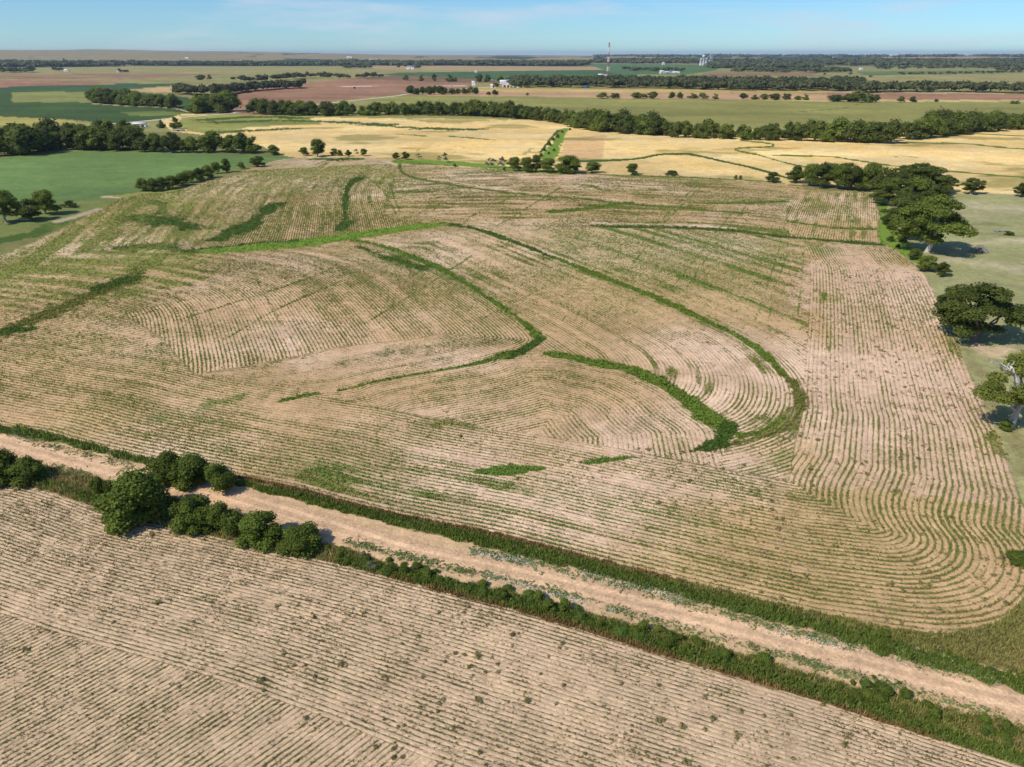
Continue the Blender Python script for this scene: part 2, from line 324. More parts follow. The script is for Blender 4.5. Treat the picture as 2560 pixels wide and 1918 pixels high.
# far land cover: polygon, colour, kind
def P(*a): return gpoly(a)
FAR = [
 (P((-900,168),(3600,168),(3600,330),(-900,330)), srgb(140,136,84)),
 (P((-400,166),(870,166),(1500,175),(870,186),(-400,186)), srgb(146,140,88)),
 (P((-400,187),(0,186),(300,184),(600,186),(300,198),(0,199),(-400,200)), srgb(146,118,88)),
 (P((-400,199),(0,200),(270,204),(330,208),(0,219),(-400,224)), srgb(150,112,88)),
 (P((-300,219),(0,218),(330,209),(490,211),(310,225),(0,232),(-300,236)), srgb(64,88,50)),
 (P((300,226),(450,213),(545,213),(560,222),(447,233)), srgb(178,152,108)),
 (P((-300,232),(0,231),(300,226),(440,240),(560,262),(560,275),(290,313),(180,299),(0,294),(-300,294)), srgb(64,86,40)),
 (P((30,231),(225,229),(235,256),(30,256)), srgb(132,136,74)),
 (P((-300,292),(0,292),(120,296),(190,304),(240,314),(0,316),(-300,316)), srgb(164,156,84)),
 (P((300,281),(400,277),(480,284),(440,288),(330,290)), srgb(112,124,60)),
 (P((545,237),(600,222),(700,214),(780,205),(870,196),(1000,190),(1180,195),(1190,215),(1140,222),(1020,233),(985,238),(850,251),(720,264),(640,300),(560,300),(560,262),(545,245)), srgb(152,116,90)),
 (P((860,196),(1000,188),(1200,192),(1260,208),(1100,206)), srgb(122,98,72)),
 (P((870,162),(1540,167),(1500,178),(1100,176),(870,170)), srgb(166,144,104)),
 (P((940,188),(1000,182),(1250,178),(1500,175),(1600,178),(1580,200),(1240,200),(1100,192)), srgb(72,98,58)),
 (P((1470,160),(1810,162),(1790,176),(1720,186),(1540,186)), srgb(84,112,66)),
 (P((1750,183),(2050,181),(2030,190),(1780,191)), srgb(140,112,86)),
 (P((2140,179),(2440,176),(2560,180),(2800,182),(2160,189)), srgb(98,116,68)),
 (P((2130,190),(2560,182),(2900,182),(2900,224),(2150,210)), srgb(150,142,90)),
 (P((2060,198),(2140,196),(2150,212),(2060,212)), srgb(80,104,60)),
 (P((1195,218),(1700,225),(2180,228),(2180,234),(1700,233),(1195,231)), srgb(188,164,104)),
 (P((1040,233),(1195,229),(2070,235),(2070,253),(1200,240),(1020,238)), srgb(184,150,114)),
 (P((2068,232),(2560,236),(2900,238),(2900,252),(2068,250)), srgb(160,120,94)),
 (P((2068,228),(2560,233),(2900,234),(2900,237),(2560,235),(2068,232)), srgb(186,168,126)),
 (P((1900,250),(2068,249),(2560,250),(2900,251),(2900,255),(2068,254)), srgb(190,172,112)),
 (P((700,280),(900,260),(1013,238),(1200,240),(1487,245),(1710,248),(2200,256),(2900,258),(2900,330),(620,300)), srgb(136,134,74)),
 (P((620,292),(460,284),(400,304),(430,328),(620,352),(700,385),(740,398),(860,395),(1000,402),(1250,424),(1400,430),(1560,440),(1700,442),(1950,462),(2060,462),(2190,470),(2240,482),(2560,487),(3100,500),(3100,318),(2300,320),(1600,330),(1430,314),(1380,300)), srgb(222,193,132)),
 (P((450,290),(560,286),(760,290),(800,310),(620,318),(540,340),(470,326),(450,318)), srgb(140,142,74)),
 (P((1414,345),(1513,338),(1505,398),(1440,404),(1400,396)), srgb(204,170,124)),
 (P((-400,396),(0,393),(70,388),(150,378),(324,379),(694,389),(746,394),(700,404),(650,410),(567,428),(490,452),(347,478),(295,490),(208,506),(150,512),(0,520),(-400,540)), srgb(104,130,72)),
 (P((-500,530),(0,510),(150,508),(260,500),(340,490),(300,520),(170,548),(0,600),(-500,700)), srgb(118,128,70)),
 (P((2196,474),(2240,484),(2440,482),(2560,486),(3100,494),(3100,1700),(2640,1700),(2640,1480),(2590,1330),(2528,1179),(2474,1043),(2396,868),(2338,741),(2275,655),(2206,604)), srgb(152,152,106)),
]
GOLD = 25
assert abs(FAR[GOLD][1][0]-srgb(222,193,132)[0]) < 1e-6
# straw or soil colours of the main fields
SOIL_MAIN = srgb(196,164,126); SOIL_PALE = srgb(222,192,166); SOIL_TAN = srgb(196,167,122); SOIL_FRONT = srgb(198,172,142)
WASH = [(gpoly(p), a, c) for p, a, c in (([(-200,600),(0,560),(300,500),(480,500),(600,600),(430,720),(250,760),(0,790),(-200,800)], .62, 'pale'), ([(480,600),(700,560),(1000,530),(1060,560),(700,625),(500,650)], .5, 'olive'), ([(1340,568),(2000,600),(2010,800),(1850,790),(1600,710),(1400,640)], .38, 'crop'), ([(340,480),(560,440),(1000,398),(1000,470),(880,440),(600,500),(380,520)], .42, 'pale'), ([(400,650),(880,610),(1120,700),(1000,740),(700,700),(460,760)], .42, 'olive'), ([(1020,430),(1600,450),(1960,470),(1960,560),(1500,560),(1100,545)], .34, 'olive'), ([(700,1100),(1300,1130),(1700,1200),(1650,1330),(1200,1280),(800,1180)], .22, 'crop'))]
EASTP = REG[5][0]
CORNER = gpoly([(1750,1180),(2151,1235),(2560,1250),(2700,1400),(2500,1600),(2100,1560),(1700,1460)])
ROADW = 2.05
ROADS = np.vstack([cRoad, [[cRoad[-1][0], -300], [cRoad[0][0], -300]]])

def cover_at(x, y):
    N = len(x); r = np.hypot(x, y)
    w1 = fbm(x, y, 60, 3, 4); w2 = fbm(x, y, 18, 5, 3); w3 = fbm(x, y, 7, 9, 3); w4 = fbm(x, y, 1.5, 10, 2)
    # wavy edges
    amp = np.clip(r*0.006, 0.3, 12); xw = x+(fbm(x, y, 14+r.mean()*0, 21, 3)-0.5)*amp; yw = y+(fbm(x, y, 14, 22, 3)-0.5)*amp
    soil = np.tile(srgb(122,122,72), (N, 1)); veg = np.tile(GR['grass'], (N, 1)); g = np.zeros(N); rowk = np.zeros(N); solid = np.full(N, .25); ph = np.zeros(N)
    # distant patchwork
    far = r > 3200
    n1 = fbm(x/1.0, y/2.6, 620, 41, 4); n2 = vnoise(np.floor(x/800+0.3*np.sin(y/900)), np.floor(y/1100), 43)
    pal = np.array([srgb(132,126,82), srgb(96,110,62), srgb(160,136,98), srgb(74,92,54), srgb(146,134,88)])
    pc = pal[np.clip((n2*5).astype(int), 0, 4)]
    soil = np.where(far[:, None], pc, soil)
    woods = (n1 > 0.56) & far; 
    soil = np.where(woods[:, None], srgb(58,70,42), soil)
    az = np.arctan2(x, y)
    hl = (r > 5200) & (az < -0.02)
    soil = np.where((hl & (n1 < 0.66))[:, None], srgb(142,130,92)*(0.85+0.3*n1)[:, None], soil)
    for poly, col in FAR:
        m = masked(None, xw, yw, poly); soil[m] = col
        solid[m] = 0.0
    # broad tonal variation
    mid = (r < 3500)
    soil *= (0.84+0.34*w1)[:, None]
    st = fbm(x/3.0+y*.3, y, 48, 45, 4); soil *= np.where(far, 1, 0.66+0.68*st)[:, None]*(0.86+0.28*w3)[:, None]
    gm = masked(None, xw, yw, FAR[GOLD][0]); q = fbm(x, y, 22, 47, 4); soil = np.where(gm[:, None], soil*(1+np.stack([.10*(q-.5), -.10*(q-.5), -.6*(q-.5)], 1)), soil)
    veg[gm] = srgb(140,136,70); solid[gm] = .55*sstep(.55, .72, fbm(x[gm]/2, y[gm], 30, 48, 4))
    gold = masked(None, xw, yw, FAR[-6][0]) if False else np.zeros(N, bool)
    # main field
    mm = masked(None, xw, yw, MAIN)
    fr = masked(None, xw, yw, FRONT)
    both = mm | fr; idx = np.nonzero(both)[0]
    if len(idx):
        ph[idx] = phase_at(x[idx], y[idx])
        k = sstep(0.40, 0.66, w1[idx])[:, None]; s = SOIL_MAIN*(1-k)+SOIL_PALE*k
        k2 = sstep(0.5, 0.75, fbm(x[idx], y[idx], 45, 55, 3))[:, None]*0.6; s = s*(1-k2)+SOIL_TAN*k2
        k3 = sstep(.5, .72, fbm(x[idx], y[idx], 12, 57, 4))[:, None]*.35; s = s*(1-k3)+srgb(158,132,98)*k3
        s = np.where(fr[idx][:, None], SOIL_FRONT*(0.80+0.22*w1[idx]+.18*fbm(x[idx], y[idx], 9, 58, 4))[:, None], s)
        soil[idx] = s
        rowk[idx] = 1.0
        rr = r[idx]; xi, yi, pi = x[idx], y[idx], ph[idx]; al = xi*.8+yi*.6
        stk = np.clip((fbm(pi*9, al, 17, 91, 5)-.5)*1.8+.5, 0, 1)
        fi = fr[idx]; e = masked(None, xi+(w2[idx]-.5)*26, yi+(w3[idx]-.5)*14, EASTP)
        gg = 0.39+1.12*(fbm(xi, yi, 34, 61, 4)-0.45) + 0.4*(w3[idx]-0.5) + 0.7*(stk-0.5) + 0.10*sstep(150, 260, rr)
        gg = np.where(fi, gg*0.46+0.10, np.where(e, gg*0.75-0.02, gg)); gg = np.where(masked(None, xi, yi, REG[0][0]), gg+.25, gg)
        g[idx] = np.clip(gg, 0.08, 0.95)
        vv = fbm(xi, yi, 25, 66, 3)[:, None]
        veg[idx] = srgb(112,128,62)*(1-vv)+srgb(132,130,80)*vv
        veg[idx] = np.where(fi[:, None], srgb(108,116,74)*(1-vv)+srgb(122,114,86)*vv, veg[idx])
        soil[idx] = np.where(e[:, None], soil[idx]*0.45+srgb(208,177,154)*0.55, soil[idx])
        # loose green patches drawn out along the rows
        pt = 0.55*fbm(xi, yi, 16, 71, 4)+0.45*stk
        sl = sstep(0.50, 0.68, pt)*sstep(0.38, 0.62, fbm(xi, yi, 70, 73, 3)+0.06*(rr > 200))*0.66*np.where(fi, 0.12, np.where(e | masked(None, xi, yi, CORNER), 0.2, 1))
        far_ = sstep(190, 300, rr)*sstep(.34, .62, 0.5*w2[idx]+0.5*stk)*0.42
        solid[idx] = np.maximum(sl, far_)
        for wp, wa, wc in WASH:
            wm = masked(None, x[idx]+(w2[idx]-.5)*40, y[idx]+(w3[idx]-.5)*30, wp)
            a = np.where(wm, wa*sstep(.30, .62, 0.5*stk+0.5*fbm(xi, yi, 11, 97, 3)), 0); solid[idx] = np.maximum(solid[idx], a); veg[idx] = np.where(wm[:, None], veg[idx]*.4+GR[wc]*.6, veg[idx])
    # verges
    outside = ~both & (r < 260) & (y < 250) & ~masked(None, x, y, FAR[-1][0]) 
    dr = pdist(x, y, cRoad); near = np.nonzero((dr < 30) & ~both)[0]
    if len(near):
        d = dr[near]+(w3[near]-0.5)*.6; q = w2[near]
        sh = srgb(200,170,134); sc = srgb(214,180,146)*(0.9+0.16*w3[near])[:, None]
        sd = masked(None, x[near], y[near], ROADS); off = np.where(sd, 3.0, 4.1)
        gv = sstep(off, off+1.0, d+(q-0.5)*1.0)
        soil[near] = np.where((d < ROADW)[:, None], sc, sh*(0.88+0.2*q)[:, None]); solid[near] = gv*0.85+0.25*sstep(.45, .7, w3[near])*(d > ROADW*0.9)
        rut = np.abs(dr[near]-0.85); soil[near] *= np.where(d < ROADW, 1.04-.17*sstep(0.15, 0.75, rut), 1)[:, None]*(.90+.2*vnoise(dr[near]/.35+np.where(sd, 40, 0), (x[near]*.95-y[near]*.3)/26, 95))[:, None]
        veg[near] = srgb(108,118,62)*(1-q)[:, None]+srgb(140,128,92)*q[:, None]
    for c, w, s, col, soft in STR:
        pad = w.max()*2+6
        box = np.nonzero((x > c[:, 0].min()-pad) & (x < c[:, 0].max()+pad) & (y > c[:, 1].min()-pad) & (y < c[:, 1].max()+pad))[0]
        if not len(box): continue
        rb = r[box]; xx = x[box]+(xw[box]-x[box])*min(1, soft); yy = y[box]+(yw[box]-y[box])*min(1, soft)
        d, ww = pdist(xx, yy, c, w); u = d/np.maximum(ww, 0.05)+(w3[box]-0.5)*soft*1.3+(w2[box]-0.5)*soft*1.3+(w4[box]-0.5)*soft*1.5
        a = s*(1-sstep(1-soft, 1+soft*0.5, u)); ss = GR[col]
        if soft > .87: a = a*sstep(.2, .6, w3[box]+0.15)
        if col in ('tan', 'paleso', 'grey', 'brown'):
            soil[box] = soil[box]*(1-a[:, None])+ss*a[:, None]; solid[box] *= (1-a); g[box] *= (1-a)
        else:
            k = a[:, None]; o = np.clip(solid[box], 0, 1)[:, None]
            veg[box] = veg[box]*(1-np.clip(k*1.6, 0, 1))+ss*np.clip(k*1.6, 0, 1)
            solid[box] = np.maximum(solid[box], a); g[box] = np.maximum(g[box], np.minimum(a*1.3, 1)*(rowk[box]))
    soil = np.clip(soil*np.array([1.04, 1.015, .955]), 0, .9); veg = veg*np.array([1.0, .95, .78])
    return soil, veg, np.clip(g, 0, 1), rowk, np.clip(solid, 0, 1), ph

# ------------------------------------------------------------------ materials
def newmat(name, rough=0.9):
    m = bpy.data.materials.new(name); m.use_nodes = True; n = m.node_tree; b = n.nodes['Principled BSDF']
    b.inputs['Roughness'].default_value = rough; b.inputs['Specular IOR Level'].default_value = 0.15
    return m, n, b
def nd(n, t, **k):
    o = n.nodes.new(t)
    for a, v in k.items(): setattr(o, a, v)
    return o
def math_(n, op, a, b=None, c=None, clamp=False):
    o = n.nodes.new('ShaderNodeMath'); o.operation = op; o.use_clamp = clamp
    for i, v in enumerate((a, b, c)):
        if v is None: continue
        if isinstance(v, (int, float)): o.inputs[i].default_value = v
        else: n.links.new(v, o.inputs[i])
    return o.outputs[0]
def mixc(n, f, a, b, mode='MIX'):
    o = n.nodes.new('ShaderNodeMix'); o.data_type = 'RGBA'; o.blend_type = mode
    for s, v in (('Factor', f), ('A', a), ('B', b)):
        i = o.inputs[s] if s != 'Factor' else o.inputs[0]
        if s == 'A': i = o.inputs[6]
        if s == 'B': i = o.inputs[7]
        if isinstance(v, (int, float)): i.default_value = v
        elif isinstance(v, (tuple, list, np.ndarray)): i.default_value = (*[float(q) for q in v][:3], 1)
        else: n.links.new(v, i)
    return o.outputs[2]
def noise(n, vec, scale, detail=4, rough=0.55, stretch=None):
    o = n.nodes.new('ShaderNodeTexNoise'); o.inputs['Scale'].default_value = scale; o.inputs['Detail'].default_value = detail; o.inputs['Roughness'].default_value = rough
    if stretch:
        m = n.nodes.new('ShaderNodeMapping'); m.inputs['Scale'].default_value = stretch[:3]
        if len(stretch) > 3: m.inputs['Rotation'].default_value = (0, 0, stretch[3])
        n.links.new(vec, m.inputs['Vector']); vec = m.outputs[0]
    n.links.new(vec, o.inputs['Vector']); return o.outputs['Fac']
def rng_(n, v, a, b, c=0.0, d=1.0):
    o = n.nodes.new('ShaderNodeMapRange'); o.interpolation_type = 'SMOOTHSTEP'
    for i, q in enumerate((v, a, b, c, d)):
        if isinstance(q, (int, float)): o.inputs[i].default_value = q
        else: n.links.new(q, o.inputs[i])
    return o.outputs[0]

def ground_material():
    m, n, b = newmat('farmland', 0.95)
    geo = nd(n, 'ShaderNodeNewGeometry'); pos = geo.outputs['Position']
    at = {}
    for a in ('soil', 'veg', 'cov'):
        o = nd(n, 'ShaderNodeAttribute', attribute_name=a); at[a] = o
    ph = nd(n, 'ShaderNodeAttribute', attribute_name='phase').outputs['Fac']
    sp = nd(n, 'ShaderNodeSeparateColor'); n.links.new(at['cov'].outputs['Color'], sp.inputs[0])
    g, rowk, solid = sp.outputs[0], sp.outputs[1], sp.outputs[2]
    wob = noise(n, pos, 0.9, 3); brk = noise(n, pos, 0.33, 5, 0.7)
    p = math_(n, 'ADD', math_(n, 'DIVIDE', ph, ROWS), math_(n, 'MULTIPLY', math_(n, 'SUBTRACT', wob, 0.5), 0.30))
    tri = math_(n, 'MULTIPLY', math_(n, 'ABSOLUTE', math_(n, 'SUBTRACT', math_(n, 'FRACT', math_(n, 'ADD', p, 0.5)), 0.5)), 2.0)   # 0 on the row
    fine = noise(n, pos, 2.6, 4, 0.65); mid = noise(n, pos, 0.55, 4, 0.6); big = noise(n, pos, 0.12, 4, 0.6); vf = noise(n, pos, 9.0, 3, 0.6)
    # leafy row: wider where the crop is denser
    wdt = math_(n, 'ADD', math_(n, 'MULTIPLY', g, 0.55), math_(n, 'MULTIPLY', math_(n, 'SUBTRACT', fine, 0.5), 1.3))
    wdt = math_(n, 'ADD', wdt, math_(n, 'MULTIPLY', math_(n, 'SUBTRACT', brk, 0.52), 1.5))
    rowm = rng_(n, math_(n, 'SUBTRACT', wdt, tri), -0.22, 0.22)
    rowm = math_(n, 'MULTIPLY', math_(n, 'MULTIPLY', rowm, rowk), rng_(n, g, 0.0, 0.35, 0.35, 1.0))
    sol = rng_(n, math_(n, 'ADD', solid, math_(n, 'MULTIPLY', math_(n, 'SUBTRACT', math_(n, 'ADD', fine, math_(n, 'MULTIPLY', mid, .6)), 0.8), 0.9)), 0.30, 0.72)
    sol = math_(n, 'MULTIPLY', sol, rng_(n, solid, 0.02, 0.15))
    vegm = math_(n, 'MAXIMUM', rowm, sol)
    # soil: clods, straw, faint damp furrow
    soilc = mixc(n, 1.0, at['soil'].outputs['Color'], (1, 1, 1), 'MULTIPLY')
    v = math_(n, 'ADD', math_(n, 'ADD', math_(n, 'MULTIPLY', fine, 1.25), math_(n, 'MULTIPLY', mid, 0.80)), math_(n, 'MULTIPLY', big, 0.50))
    v = math_(n, 'ADD', v, math_(n, 'MULTIPLY', vf, 0.95))
    v = math_(n, 'MAXIMUM', math_(n, 'ADD', v, -0.74), 0.25)
    vc = nd(n, 'ShaderNodeCombineColor'); [n.links.new(v, vc.inputs[i]) for i in range(3)]
    soilc = mixc(n, 1.0, soilc, vc.outputs[0], 'MULTIPLY')
    v2 = math_(n, 'ADD', math_(n, 'MULTIPLY', fine, 0.9), math_(n, 'ADD', math_(n, 'MULTIPLY', mid, 0.5), 0.28))
    vc2 = nd(n, 'ShaderNodeCombineColor'); [n.links.new(v2, vc2.inputs[i]) for i in range(3)]
    vegc = mixc(n, 1.0, at['veg'].outputs['Color'], vc2.outputs[0], 'MULTIPLY')
    col = mixc(n, vegm, soilc, vegc)
    n.links.new(col, b.inputs['Base Color'])
    # relief: bedded rows, leaves and clods
    hgt = math_(n, 'ADD', math_(n, 'MULTIPLY', vegm, 0.09), math_(n, 'MULTIPLY', fine, 0.10))
    hgt = math_(n, 'ADD', hgt, math_(n, 'MULTIPLY', math_(n, 'MULTIPLY', math_(n, 'COSINE', math_(n, 'MULTIPLY', p, 2*math.pi)), rowk), 0.02))
    hgt = math_(n, 'ADD', hgt, math_(n, 'MULTIPLY', mid, 0.12))
    bp = nd(n, 'ShaderNodeBump'); bp.inputs['Strength'].default_value = 0.85; bp.inputs['Distance'].default_value = 1.0
    n.links.new(hgt, bp.inputs['Height']); n.links.new(bp.outputs[0], b.inputs['Normal'])
    return m

def mesh_obj(name, V, F, mat, parent=None, smooth_=False, attrs=None, link=True):
    """V (n,3) float, F (m,3 or 4) int arrays -> one mesh object"""
    me = bpy.data.meshes.new(name); V = np.asarray(V, np.float32); F = np.asarray(F, np.int32); k = F.shape[1]
    me.vertices.add(len(V)); me.vertices.foreach_set('co', V.ravel())
    me.loops.add(F.size); me.loops.foreach_set('vertex_index', F.ravel())
    me.polygons.add(len(F)); me.polygons.foreach_set('loop_start', np.arange(0, F.size, k, dtype=np.int32))
    try: me.polygons.foreach_set('loop_total', np.full(len(F), k, np.int32))
    except Exception: pass
    if smooth_: me.polygons.foreach_set('use_smooth', np.ones(len(F), bool))
    for a, (ty, data) in (attrs or {}).items():
        at = me.attributes.new(a, ty, 'POINT'); at.data.foreach_set('color' if 'COLOR' in ty else 'value', np.asarray(data, np.float32).ravel())
    me.update(calc_edges=True)
    me.materials.append(mat)
    o = bpy.data.objects.new(name, me)
    if link: COL.objects.link(o)
    if parent: o.parent = parent
    return o
def tag(o, label=None, cat=None, group=None, kind=None):
    if label: o['label'] = label
    if cat: o['category'] = cat
    if group: o['group'] = group
    if kind: o['kind'] = kind
    return o

# ------------------------------------------------------------------ ground sheet
def build_ground():
    a = np.concatenate([np.radians(np.arange(-180, -53, 6)), np.linspace(R(-51), R(51), 1250), np.radians(np.arange(54, 180, 6))])
    # radii: even in viewing angle near by, geometric far away
    dep = np.linspace(math.atan2(H, 42), math.atan2(H, 2600), 900); r1 = H/np.tan(dep)
    rad = np.concatenate([[0.5, 6, 14, 22, 30, 36], r1, np.geomspace(2680, 32000, 170)])
    A, RR = np.meshgrid(a, rad); x = (np.sin(A)*RR).ravel(); y = (np.cos(A)*RR).ravel()
    nr, na = len(rad), len(a)
    z = height(x, y)
    soil, veg, g, rowk, solid, ph = cover_at(x, y)
    # low grassed terrace banks
    z = z + 0.0
    i = np.arange(nr-1)[:, None]*na; j = np.arange(na)[None, :]; j2 = (j+1) % na
    F = np.stack([i+j, i+j2, i+na+j2, i+na+j], -1).reshape(-1, 4)[:, ::-1]
    one = np.ones((len(x), 1))
    o = mesh_obj('ground', np.stack([x, y, z], 1), F, ground_material(), smooth_=True, attrs={
        'soil': ('FLOAT_COLOR', np.hstack([soil, one])), 'veg': ('FLOAT_COLOR', np.hstack([veg, one])),
        'cov': ('FLOAT_COLOR', np.stack([g, rowk, solid, one[:, 0]], 1)), 'phase': ('FLOAT', ph)})
    tag(o, kind='structure')
    return o
build_ground()

# ------------------------------------------------------------------ foliage
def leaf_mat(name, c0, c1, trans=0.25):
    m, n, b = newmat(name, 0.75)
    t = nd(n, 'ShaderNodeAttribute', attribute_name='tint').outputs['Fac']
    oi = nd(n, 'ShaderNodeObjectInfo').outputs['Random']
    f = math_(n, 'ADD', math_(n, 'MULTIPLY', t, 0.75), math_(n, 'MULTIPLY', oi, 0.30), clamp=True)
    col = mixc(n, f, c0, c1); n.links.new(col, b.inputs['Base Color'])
    if trans:
        tr = nd(n, 'ShaderNodeBsdfTranslucent'); n.links.new(col, tr.inputs['Color'])
        ms = nd(n, 'ShaderNodeMixShader'); ms.inputs[0].default_value = trans
        n.links.new(b.outputs[0], ms.inputs[1]); n.links.new(tr.outputs[0], ms.inputs[2]); n.links.new(ms.outputs[0], n.nodes['Material Output'].inputs[0])
    return m
def flat_mat(name, c, rough=0.8, metal=0.0, var=0.25, scale=2.0):
    m, n, b = newmat(name, rough); b.inputs['Metallic'].default_value = metal
    f = noise(n, nd(n, 'ShaderNodeTexCoord').outputs['Object'], scale, 5, 0.6)
    n.links.new(mixc(n, f, np.array(c)*(1-var), np.minimum(np.array(c)*(1+var), .95)), b.inputs['Base Color'])
    return m
M_LEAF = leaf_mat('leaf_green', (0.060, 0.084, 0.014), (0.25, 0.31, 0.05), .35)
M_LEAFD = leaf_mat('leaf_dark', (0.036, 0.052, 0.012), (0.165, 0.20, 0.038), .33)
M_LEAFY = leaf_mat('leaf_yellowgreen', (0.075, 0.10, 0.02), (0.24, 0.27, 0.05), .35)
M_LEAFG = leaf_mat('leaf_greygreen', (0.085, 0.100, 0.050), (0.20, 0.225, 0.12))
M_LEAFF = leaf_mat('leaf_distant', (0.05, 0.06, 0.024), (0.14, 0.155, 0.06))
M_BUSH = leaf_mat('leaf_bush', (0.045, 0.066, 0.010), (0.18, 0.24, 0.036), .35)
def leaf_vc(name, k0, k1, trans=.3):
    m, n, b = newmat(name, .8); t = nd(n, 'ShaderNodeAttribute', attribute_name='tint').outputs['Fac']; v = nd(n, 'ShaderNodeAttribute', attribute_name='vc').outputs['Color']
    f = rng_(n, t, 0, 1, k0, k1); q = nd(n, 'ShaderNodeCombineColor'); [n.links.new(f, q.inputs[i]) for i in range(3)]
    col = mixc(n, 1.0, v, q.outputs[0], 'MULTIPLY'); n.links.new(col, b.inputs['Base Color']); tr = nd(n, 'ShaderNodeBsdfTranslucent'); n.links.new(col, tr.inputs['Color'])
    ms = nd(n, 'ShaderNodeMixShader'); ms.inputs[0].default_value = trans
    n.links.new(b.outputs[0], ms.inputs[1]); n.links.new(tr.outputs[0], ms.inputs[2]); n.links.new(ms.outputs[0], n.nodes['Material Output'].inputs[0]); return m
M_VEG = leaf_vc('leaf_field', 0.9, 2.1)
M_BUSHY = leaf_mat('leaf_bush_light', (.05, .075, .014), (.15, .23, .04), .3)
M_CROP = leaf_mat('leaf_crop', (0.12, 0.16, 0.05), (0.26, 0.31, 0.12))
M_WEED = leaf_mat('leaf_weed', (0.15, 0.13, 0.055), (0.34, 0.30, 0.13))
M_GRASS = leaf_mat('blade_grass', (0.060, 0.085, 0.028), (0.20, 0.22, 0.085))
M_BARK = flat_mat('bark', (0.17, 0.135, 0.105)); M_BARKP = flat_mat('bark_pale', (0.42, 0.38, 0.33)); M_DEAD = flat_mat('dead_wood', (0.62, 0.58, 0.52))

def leaves(C, N, size, r, up=0.35, aspect=0.7, square=True):
    """quads at centres C facing roughly N; returns verts, faces"""
    n = len(C); N = N+r.normal(0, 0.55, (n, 3)); N[:, 2] += up; N /= np.linalg.norm(N, axis=1)[:, None]+1e-9
    T = np.cross(N, r.normal(0, 1, (n, 3))); T /= np.linalg.norm(T, axis=1)[:, None]+1e-9; B = np.cross(N, T)
    s = (np.asarray(size)*r.uniform(0.6, 1.35, n))[:, None]*0.5
    V = np.stack([C-T*s-B*s*aspect*.3, C+B*s*aspect, C+T*s-B*s*aspect*.3, C-B*s*aspect], 1).reshape(-1, 3)
    return V, np.arange(n*4).reshape(-1, 4)

def blob_leaves(blobs, n, size, r, jag=0.16):
    """leaf cards on and just inside a set of ellipsoid clumps (cx,cy,cz,rx,ry,rz)"""
    B = np.array(blobs); w = (B[:, 3]*B[:, 4])**0.8; k = r.choice(len(B), n, p=w/w.sum()); b = B[k]
    d = r.normal(0, 1, (n, 3)); d[:, 2] = np.where(d[:, 2] < -0.4, d[:, 2]*0.4, d[:, 2]); d /= np.linalg.norm(d, axis=1)[:, None]
    rad = 1-np.abs(r.normal(0, jag, n)); rad = np.where(r.random(n) < .2, rad+r.uniform(0, .28, n), rad)
    C = b[:, :3]+d*b[:, 3:]*rad[:, None]
    return C, d, k

def cores(blobs, k=0.74):
    """rough dark inner masses so that the crown is not hollow"""
    ico_v = []; t = (1+5**.5)/2
    for s1 in (-1, 1):
        for s2 in (-1, 1): ico_v += [(0, s1, s2*t), (s1, s2*t, 0), (s2*t, 0, s1)]
    iv = np.array(ico_v); iv = iv/np.linalg.norm(iv[0])
    F = []
    for i in range(12):
        for j in range(i+1, 12):
            for l in range(j+1, 12):
                a, b, c = iv[i], iv[j], iv[l]
                if max(np.linalg.norm(a-b), np.linalg.norm(b-c), np.linalg.norm(a-c)) < 1.1:
                    F.append((i, j, l) if np.dot(np.cross(b-a, c-a), a) > 0 else (i, l, j))
    F = np.array(F); V = []; FF = []
    for q, b in enumerate(blobs):
        b = np.array(b); V.append(b[:3]+iv*b[3:]*k); FF.append(F+12*q)
    return np.vstack(V), np.vstack(FF)

def tube(path, rad, k=6):
    """tapered tube through path points"""
    P = np.array(path, float); V = []; F = []
    for i, p in enumerate(P):
        d = P[min(i+1, len(P)-1)]-P[max(i-1, 0)]; d /= np.linalg.norm(d)+1e-9
        u = np.cross(d, (0.3, 0.9, 0.2)); u /= np.linalg.norm(u)+1e-9; v = np.cross(d, u)
        for j in range(k):
            a = 2*math.pi*j/k; V.append(p+(u*math.cos(a)+v*math.sin(a))*rad[i])
    for i in range(len(P)-1):
        for j in range(k): F.append((i*k+j, i*k+(j+1) % k, (i+1)*k+(j+1) % k, (i+1)*k+j))
    return np.array(V), np.array(F)
def joinm(parts):
    V = []; F = []; o = 0
    for v, f in parts: V.append(v); F.append(np.asarray(f)+o); o += len(v)
    return np.vstack(V), np.vstack(F)

def limb(r, a, b, r0, r1, wob=0.08, n=5):
    a = np.array(a, float); b = np.array(b, float); L = np.linalg.norm(b-a); P = []
    for i in range(n+1):
        t = i/n; p = a*(1-t)+b*t; p[2] += L*0.10*math.sin(t*math.pi)
        if 0 < i < n: p += r.normal(0, wob*L*0.5, 3)
        P.append(p)
    return tube(P, np.linspace(r0, r1, n+1))

